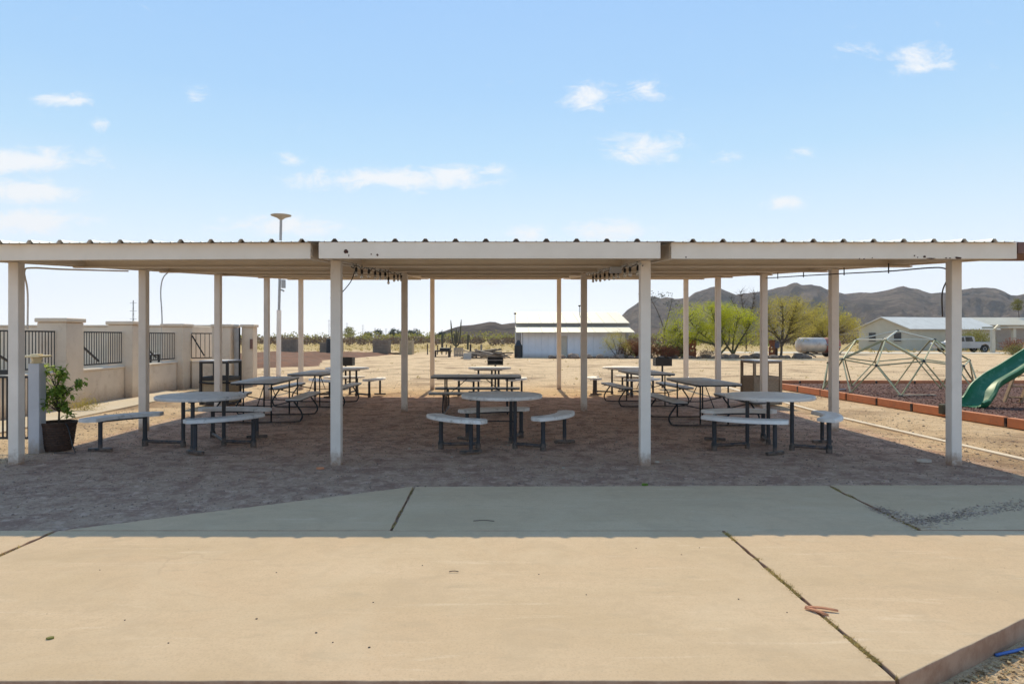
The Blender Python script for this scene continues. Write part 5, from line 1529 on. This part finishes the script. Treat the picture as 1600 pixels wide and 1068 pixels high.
MB().bar((gx(1553,66),65.85,gz(514,66)),(gx(1559,66),65.85,gz(508,66)),.2,.22).build('arm',M['whiteroof'],wp2)
# pickup
PYk = 68.0
pk = empty('pickup_truck',(gx(1512,PYk),PYk+.9,0),0,'silver pickup truck parked side on in front of the long home','pickup truck')
xa,xb = gx(1471,PYk),gx(1556,PYk)
L = xb-xa
side = [(0,.45),(0,.85),(.12,.98),(1.35,1.05),(1.9,1.55),(2.15,1.62),(3.05,1.62),(3.25,1.55),(3.35,1.06),(5.3,1.04),(5.35,.95),(5.35,.45),(4.75,.42),(4.62,.72),(4.3,.85),(3.98,.72),(3.85,.42),(1.5,.42),(1.37,.72),(1.05,.85),(.73,.72),(.6,.42)]
s = L/5.35
P_ = [(xa+x*s,z*1.0) for x,z in side]
MB().prism_xz([(x,z) for x,z in reversed(P_)],PYk,PYk+1.8).build('body',M['silver'],pk,bevel=.03)
for poly_ in ([(1.5,1.10),(1.98,1.50),(2.2,1.55),(2.3,1.10)],[(2.4,1.10),(2.36,1.55),(3.0,1.55),(3.15,1.10)]):
    MB().prism_xz([(xa+x*s,z) for x,z in poly_],PYk-.012,PYk+.01).build('window',M['glassdark'],pk)
MB().box(xa+3.42*s,xa+5.25*s,PYk+.12,PYk+1.68,1.042,1.06).build('bed_cover',M['rubber'],pk)
MB().box(xa-.08,xa-.001,PYk+.1,PYk+1.7,.45,.62).build('bumper',M['tank'],pk)
MB().box(xa-.02,xa+.05,PYk+.06,PYk+.36,.68,.84).build('headlight',M['whiteroof'],pk)
MB().box(xa+5.33*s,xa+5.38*s,PYk+.06,PYk+.22,.66,.92).build('tail_light',M['tankred'],pk)
MB().box(xa+1.48*s,xa+1.6*s,PYk-.14,PYk-.013,1.08,1.22).build('mirror',M['black'],pk,bevel=.02)
for xq in (1.05,4.3):
    for yq in (.12,1.68):
        tyre = MB()
        tyre.loft([[Vector((math.cos(2*PI*q/20)*rr_,y_,math.sin(2*PI*q/20)*rr_)) for q in range(20)] for y_,rr_ in ((-.12,.2),(-.12,.33),(-.08,.37),(.08,.37),(.12,.33),(.12,.2))])
        o = tyre.build('wheel',M['rubber'],pk,smooth='auto',world=False); o.location = (xa+xq*s-pk.location.x,yq-.9,.37)
        o2 = MB().loft([[Vector((math.cos(2*PI*q/16)*rr_,y_,math.sin(2*PI*q/16)*rr_)) for q in range(16)] for y_,rr_ in ((-.10,.19),(-.125,.17),(-.11,.05))]).build('rim',M['silver'],o,smooth='auto',world=False)
shrub(1522,74,3.2,2.0,'rounded pale green shrub behind the pickup truck',M['leaf_scrubg'],seed=61,n=260,nl=22,leaf=.09)
shrub(1592,60,2.4,1.2,'bushy shrub with red flowers at the right edge in front of the carport',M['leaf_red'],seed=63,n=170,nl=16,leaf=.07)
shrub(1583,59,1.8,.8,'yellow green shrub beside the red flowered shrub at the right edge',M['leaf_scrubg'],seed=64,n=130,nl=16,leaf=.07)
# pale track crossing in front of the homes
M['track'] = pmat('pale packed track', (.66,.58,.47), (.55,.47,.37), .6, .95, .2, 20)
tr = MB().prism([(gx(1070,78),66),(26,64.5),(60,62),(120,61),(120,66.5),(60,67),(30,70),(gx(1070,78),71)], -.03, .025).build('dirt_road', M['track'])
tag(tr, kind='structure')

# ------------------------------------------------------------------ saguaros and ocotillo
def saguaro(px,Y,top,label,arms,rad=.17,name='saguaro_cactus'):
    root = empty(name,(gx(px,Y),Y,0),0,label,'cactus')
    x_ = gx(px,Y); h_ = gz(top,Y) if len(arms) < 4 else gz(514,Y)
    def rib(pts,r): 
        return MB().tube(arc_pts(pts,5),[r*.9]+[r]*(len(arc_pts(pts,5))-3)+[r*.85,r*.4],9)
    rib([(x_,Y,-.1),(x_,Y,h_*.5),(x_+.03,Y,h_)],rad).build('stem',M['cactus'],root,smooth='auto')
    for (dx,z0,z1) in arms:
        rib([(x_,Y,z0),(x_+dx*.45,Y,z0+.22),(x_+dx*.7,Y,z0+.8),(x_+dx,Y,z1)],rad*.85).build('arm',M['cactus'],root,smooth='auto')
saguaro(712.5,80,508,'tall many armed saguaro cactus in front of the left hill',[(-.62,.5,gz(500,80)),(.62,.45,gz(499,80)),(.28,.8,2.3),(-.25,.7,2.0)],.10)
saguaro(731,86,522,'small single saguaro right of the many armed one',[(.2,.9,1.6)],.14)
saguaro(691,90,520,'small saguaro left of the many armed one',[],.16)

# ------------------------------------------------------------------ scrub belt, far trees, far shed, pylons
def belt(name,label,n,xr,yr,h,mat,leaf,nl,seed,cat='scrub',taper=None):
    g = np.random.default_rng(seed)
    bx = g.uniform(*xr,n); by = g.uniform(*yr,n); bh = g.uniform(h[0],h[1],n)
    c_ = np.repeat(np.stack([bx,by,bh*.5],1),nl,0)
    H_ = np.repeat(bh,nl)
    d = g.normal(size=(n*nl,3)); d /= np.linalg.norm(d,axis=1)[:,None]; d *= g.uniform(.3,1,(n*nl,1))**.5
    c_ = c_+d*np.stack([H_*.85,H_*.85,H_*.5],1); c_[:,2] = np.abs(c_[:,2])
    Vq,Fq = leaf_cloud(c_,leaf,leaf*.8); Vq[:,2] = np.maximum(Vq[:,2],0)
    o = np_mesh(name,Vq,Fq,mat); tag(o,label,cat,kind='stuff'); return o
belt('desert_scrub','brown desert scrub belt along the flat horizon',760,(-150,60),(118,190),(1.0,2.0),M['leaf_scrub'],.26,46,1)
belt('green_scrub','yellow green desert bushes along the flat horizon behind the brown scrub',420,(-190,70),(150,230),(1.8,3.4),M['leaf_scrubg'],.34,46,2)
belt('desert_scrub','brown desert scrub belt below the mountains at the right',420,(60,190),(125,190),(1.2,2.4),M['leaf_scrub'],.28,46,3)
belt('green_scrub','yellow green bushes below the mountains at the right',300,(30,190),(100,170),(1.2,2.2),M['leaf_scrubg'],.28,46,4)
belt('dry_weeds','low dry yellow weeds scattered over the open field',900,(-60,60),(62,125),(.15,.5),M['drygrass'],.10,12,5,'weeds')
belt('dry_weeds','sparse low weeds scattered on the near sandy yard',90,(-14,26),(24,48),(.05,.14),M['drygrass'],.03,12,6,'weeds')
r_ = random.Random(5)
for k,(px,h_) in enumerate(((591,6.0),(612,5.0),(618,7.2),(628,6.4),(642,5.8),(651,6.6),(545,7.0),(575,4.6),(690,5.0),(842/1,5))):
    if px > 800: continue
    Y = 420+r_.uniform(-30,30)
    tree('far_tree','distant tree standing above the scrub on the flat horizon, left of the hill','tree',(gx(px,Y),Y),[[(0,0,-.5),(0,0,h_*.5)]],[(0,0,h_*.6,h_*.45,h_*.4,h_*.42)],60,20,.5,M['leaf_dark'] if k != 6 else M['leaf_scrubg'],M['bark'],seed=70+k,rad=.2,spread=.7,group='far trees on the flat horizon')
fs_ = empty('far_shed',(gx(594,380),385,0),0,'far low building with a bright white roof on the flat horizon','building')
MB().box(gx(585,380),gx(605,380),380,392,-.5,2.2).build('wall',M['siding'],fs_)
MB().box(gx(584,379),gx(606,379),379,393,2.21,2.9).build('roof',M['whiteroof'],fs_)
def pylon(px,Y,top,label,arms=3,wd=1.0):
    root = empty('power_pylon',(gx(px,Y),Y,0),0,label,'pylon','transmission pylons along the horizon')
    x_ = gx(px,Y); h_ = gz(top,Y)
    b = MB(); w_ = .0016*Y*wd
    for s1 in (-1,1): b.bar((x_+s1*w_*.8,Y,-.5),(x_+s1*w_*.2,Y,h_),w_*.34,w_*.34,up=(0,1,0))
    nseg = 7
    for k in range(nseg):
        z0,z1 = h_*k/nseg,h_*(k+1)/nseg; a0 = w_*(.8-.6*k/nseg); a1 = w_*(.8-.6*(k+1)/nseg)
        b.bar((x_-a0,Y,z0),(x_+a1,Y,z1),w_*.2,w_*.2,up=(0,1,0))
    b.build('mast',M['towerm'],root)
    for k in range(arms):
        z = h_*(.93-.2*k)
        MB().bar((x_-w_*3.2,Y,z),(x_+w_*3.2,Y,z),w_*.3,w_*.3).build('cross_arm',M['towerm'],root)
pylon(208,420,469,'nearest lattice power pylon above the stucco wall',3)
for px,Y,t_ in ((514,700,499),(542,800,504),(567,900,507),(586,1000,512),(603,1100,513)):
    pylon(px,Y,t_,'one of the distant thin power pylons in a line above the flat horizon',2,.45)

# ------------------------------------------------------------------ mountains
def rock_mat():
    m,t,p = new_mat('desert mountain rock')
    g = t.nodes.new('ShaderNodeNewGeometry'); P = g.outputs['Position']
    col = mixrgb(t,ramp(t,noise_n(t,P,.006,8,.65),.38,.62),(.20,.148,.12),(.075,.062,.058))
    col = mixrgb(t,ramp(t,noise_n(t,P,.02,8,.7),.50,.68),col,(.25,.19,.145))
    col = mixrgb(t,ramp(t,noise_n(t,P,.055,5,.7),.56,.66),col,(.075,.068,.05))
    t.links.new(col,p.inputs['Base Color']); p.inputs['Roughness'].default_value = 1; p.inputs['Specular IOR Level'].default_value = 0
    add_bump(t,p,noise_n(t,P,.03,8,.75),1.0,22)
    return m
M['rock'] = rock_mat()
def mountain(name,prof,D,depth,seed,rough=1.0,res=2.0):
    pxs = np.arange(prof[0][0],prof[-1][0]+.1,res)
    ys_ = np.interp(pxs,[p[0] for p in prof],[p[1] for p in prof])
    nv = 46; vs_ = np.linspace(0,1,nv)
    rows = []
    for j,v_ in enumerate(np.concatenate([vs_,[1.1,1.25,1.5]])):
        row = []
        for k,px in enumerate(pxs):
            Yr = D+depth
            hr = max(0,(527-ys_[k]))*Yr/F+CH
            x_ = (px-780)*Yr/F
            Y = D+depth*v_
            if v_ <= 1:
                sp = mnoise.noise(Vector((x_*.0045,seed,Y*.0012)))
                warp = 90*mnoise.noise(Vector((x_*.003,Y*.003,seed+4)))
                rid = 1-abs(mnoise.noise(Vector(((x_+warp)*.006,(Y)*.0022,seed+9))))*2
                rid2 = 1-abs(mnoise.noise(Vector(((x_+warp)*.016,(Y+warp)*.008,seed+2))))*2
                fine = mnoise.noise(Vector((x_*.04,Y*.03,seed)))
                e = v_**(1.05+.35*sp)
                mask = (v_*(1-v_)*4)**.6
                z = hr*(e+rough*mask*(.42*(rid-.5)+.24*(rid2-.5)+.08*fine)*min(1,.4+e))
                z = min(z,hr*(.15+.85*v_)*1.02) if v_ < .98 else hr
            else:
                z = hr*(1-(v_-1)*1.4)
            row.append((x_*(Y/Yr), Y, max(z,-2)))
        rows.append(row)
    V = np.array(rows).reshape(-1,3); nx_ = len(pxs)
    i_,j_ = np.meshgrid(np.arange(nx_-1),np.arange(len(rows)-1)); a = (j_*nx_+i_).ravel()
    o = np_mesh(name,V,np.stack([a,a+1,a+1+nx_,a+nx_],1),M['rock'],True)
    return tag(o,kind='structure')
PR = [(930,527),(950,512),(965,500),(980,484),(1000,471),(1014,463),(1024,463),(1032,466),(1042,464),(1054,467),(1066,466),(1076,465),(1085,458),(1098,453),(1112,449),(1120,448),(1130,453),(1140,457),(1150,461),(1160,459),(1175,457),(1190,455),(1205,452),(1215,449),(1228,447),(1236,443),(1245,442),(1253,446),(1268,445),(1282,447),(1292,452),(1305,455),(1320,459),(1330,458),(1345,456.5),(1362,458),(1375,456),(1390,453),(1403,449),(1412,447.5),(1422,450),(1432,451),(1442,455),(1455,459),(1468,457.5),(1480,458),(1492,456),(1505,452),(1520,450),(1540,449),(1552,450),(1565,454),(1580,461),(1590,461.5),(1605,458),(1640,452),(1700,460),(1800,470),(1950,500),(2050,527)]
mountain('mountain_range',PR,1500,900,3.3)
PL = [(640,527),(668,525),(686,520),(700,515),(712,511),(722,508.5),(738,507.5),(752,505),(765,502.5),(774,503),(784,506.5),(796,505),(806,504),(830,506),(860,511),(900,520),(940,527)]
mountain('hill',PL,900,350,7.7,.8)
PF = [(850,527),(900,524),(960,518),(1020,512),(1100,516),(1200,514),(1300,518),(1400,515),(1500,517),(1650,520),(1800,527)]
mountain('foothill',PF,1150,200,11.1,.6)

# ------------------------------------------------------------------ small litter and foreground details
dl = empty('dead_leaf',(gx(1283,3.9),gp(1283,958)[1],.02),0,'pair of dry orange brown pods lying across the right slab joint','dead leaf')
x_,y_ = gp(1283,958)
for k,(a,L,ww,z) in enumerate(((R(-20),.165,.022,.026),(R(-52),.13,.018,.020))):
    d = Vector((math.cos(a),math.sin(a),0)); s_ = Vector((-d.y,d.x,0)); st_ = Vector((x_-.075,y_+.028-.0*k,z)); rings = []
    for q in range(9):
        t = q/8; w2 = ww*.5*(math.sin(PI*(.12+.84*t))**.6); c = st_+d*(L*t)+Vector((0,0,.006*math.sin(PI*t)))
        rings.append([c-s_*w2-Vector((0,0,.004)),c+s_*w2-Vector((0,0,.004)),c+s_*w2*.8+Vector((0,0,.003)),c+Vector((0,0,.007)),c-s_*w2*.8+Vector((0,0,.003))])
    MB().loft(rings).build('pod',M['deadleaf'],dl,smooth='auto')
# litter in the low ground at the right corner
n = 900
t = rng.uniform(0,1,n); e = np.abs(rng.normal(.05,.10,n))
nx_, ny_ = (OB1[1]-OB0[1]), -(OB1[0]-OB0[0]); L_ = math.hypot(nx_,ny_); nx_/=L_; ny_/=L_
t = .06+.34*t
lx = OB0[0]+(OB1[0]-OB0[0])*t+nx_*(e+.03); ly = OB0[1]+(OB1[1]-OB0[1])*t+ny_*(e+.03)
c_ = np.stack([lx,ly,np.full(n,-.094)+rng.uniform(0,.012,n)],1)
Vq,Fq = leaf_cloud(c_,.020,.016)
Vq[:,2] = np.maximum(c_.repeat(4,0)[:,2]+(Vq[:,2]-c_.repeat(4,0)[:,2])*.35,-.0955)
tag(np_mesh('leaf_litter',Vq,Fq,M['litter']),'dry straw coloured leaf litter lying against the oblique slab edge','leaf litter',kind='stuff')
hx,hy = gx(1555,3.45),3.42
cable('blue_hose',arc_pts([(hx-.02,hy+.0,-.090),(hx+.10,hy+.03,-.082),(hx+.35,hy+.12,-.084),(hx+.9,hy+.22,-.087),(hx+1.6,hy+.2,-.088)],6),.008,M['blue'],None,8,'thin blue hose lying on the dirt at the lower right corner','hose')
n = 1200
x = rng.uniform(1.8,4.5,n); y = rng.uniform(2.3,4.2,n); k_ = dip(x,y) > .95; x=x[k_]; y=y[k_]
Vq,Fq = stones(np.stack([x,y,np.full(len(x),-.096)],1),.003+.008*rng.random(len(x))**3)
tag(np_mesh('gravel',Vq,Fq,M['pebble_sun']),'fine pale grit on the low dirt at the lower right corner','gravel',kind='stuff')
# twigs, leaf bits and pale stones
def bit(px,py,size,mat,name,label,cat,z=.018,kind=0,seed=0,group=None):
    X,Y = gp(px,py); r = random.Random(seed+int(px)); b = MB(); nn = 7
    if kind == 0:
        P_ = [(X+math.cos(2*PI*k/nn)*size*r.uniform(.6,1.2),Y+math.sin(2*PI*k/nn)*size*.8*r.uniform(.6,1.2)) for k in range(nn)]
        b.prism(P_,z-.01,z+size*.22)
    else:
        a = r.uniform(-.5,.5); b.tube(arc_pts([(X-size*math.cos(a),Y-size*math.sin(a),z+.003),(X,Y+size*.12,z+.006),(X+size*math.cos(a),Y+size*math.sin(a),z+.003)],3),.0028,5)
    o = b.build(name,mat); return tag(o,label,cat,group)
bit(78,1001,.018,M['leaf_scrubg'],'leaf_scrap','small dark green leaf scrap on the front slab at the lower left','leaf scrap',.016)
bit(756,817,.085,M['wooddark'],'twig','thin dark twig on the shaded middle back slab','twig',.016,1)
bit(412*2-115,897,.03,M['wooddark'],'twig','short brown twig on the sunlit middle slab','twig',.016,1)
bit(1007,757,.035,M['leaf_citrus'],'green_leaf','small bright green leaf at the dirt edge of the back slab','leaf',.004)
bit(1446,720,.085,M['stonelight'],'pale_stone','flat pale stone on the shaded dirt left of the right front post','stone',.0)
bit(500,731,.045,M['deadleaf'],'dead_leaf','brown dead leaf on the dirt left of the second front post','dead leaf',.0)
bit(1027,721,.035,M['stonelight'],'pale_stone','small pale stone just right of the third front post','stone',.0)
bit(1045,719,.05,M['stonelight'],'paper_scrap','thin pale scrap on the dirt right of the third front post','scrap',.0,1)
for k,(px,py) in enumerate(((758,680),(777,685),(793,695),(833,686),(706,713),(964,668),(963,690),(1158,685),(404,680),(745,683),(640,700),(880,730),(560,690))):
    bit(px,py,.018,M['stonelight'],'pale_scrap','tiny pale scrap lying on the shaded dirt among the tables','scrap',.0,0,k,'tiny pale scraps on the shaded dirt')
for k,(px,py) in enumerate(((401,970),(1154,939),(494,992),(577,1015),(195,972),(583,944),(156,893),(1230,960),(660,886),(994,859),(1093,858),(842,900),(916,932),(520,1007),(263,1008),(432,897),(1374,889),(1065,869))):
    bit(px,py,.0045 if k>3 else .006,M['wooddark'],'dark_speck','tiny dark seed lying on the sunlit concrete','seed',.014,0,k,'tiny dark seeds on the sunlit concrete')

# ------------------------------------------------------------------ the air: thin desert haze over the whole place
HAZE = .00007
hm = bpy.data.materials.new('thin desert haze'); hm.use_nodes = True
ht = hm.node_tree
for n_ in list(ht.nodes): ht.nodes.remove(n_)
ho = ht.nodes.new('ShaderNodeOutputMaterial'); hv = ht.nodes.new('ShaderNodeVolumePrincipled')
hv.inputs['Color'].default_value = (.86,.90,.98,1); hv.inputs['Density'].default_value = HAZE
hv.inputs['Anisotropy'].default_value = .2
ht.links.new(hv.outputs[0], ho.inputs['Volume'])
hz_ = MB().box(-5200,5200,-90,5700,-4,420).build('haze', hm)
tag(hz_, kind='stuff')
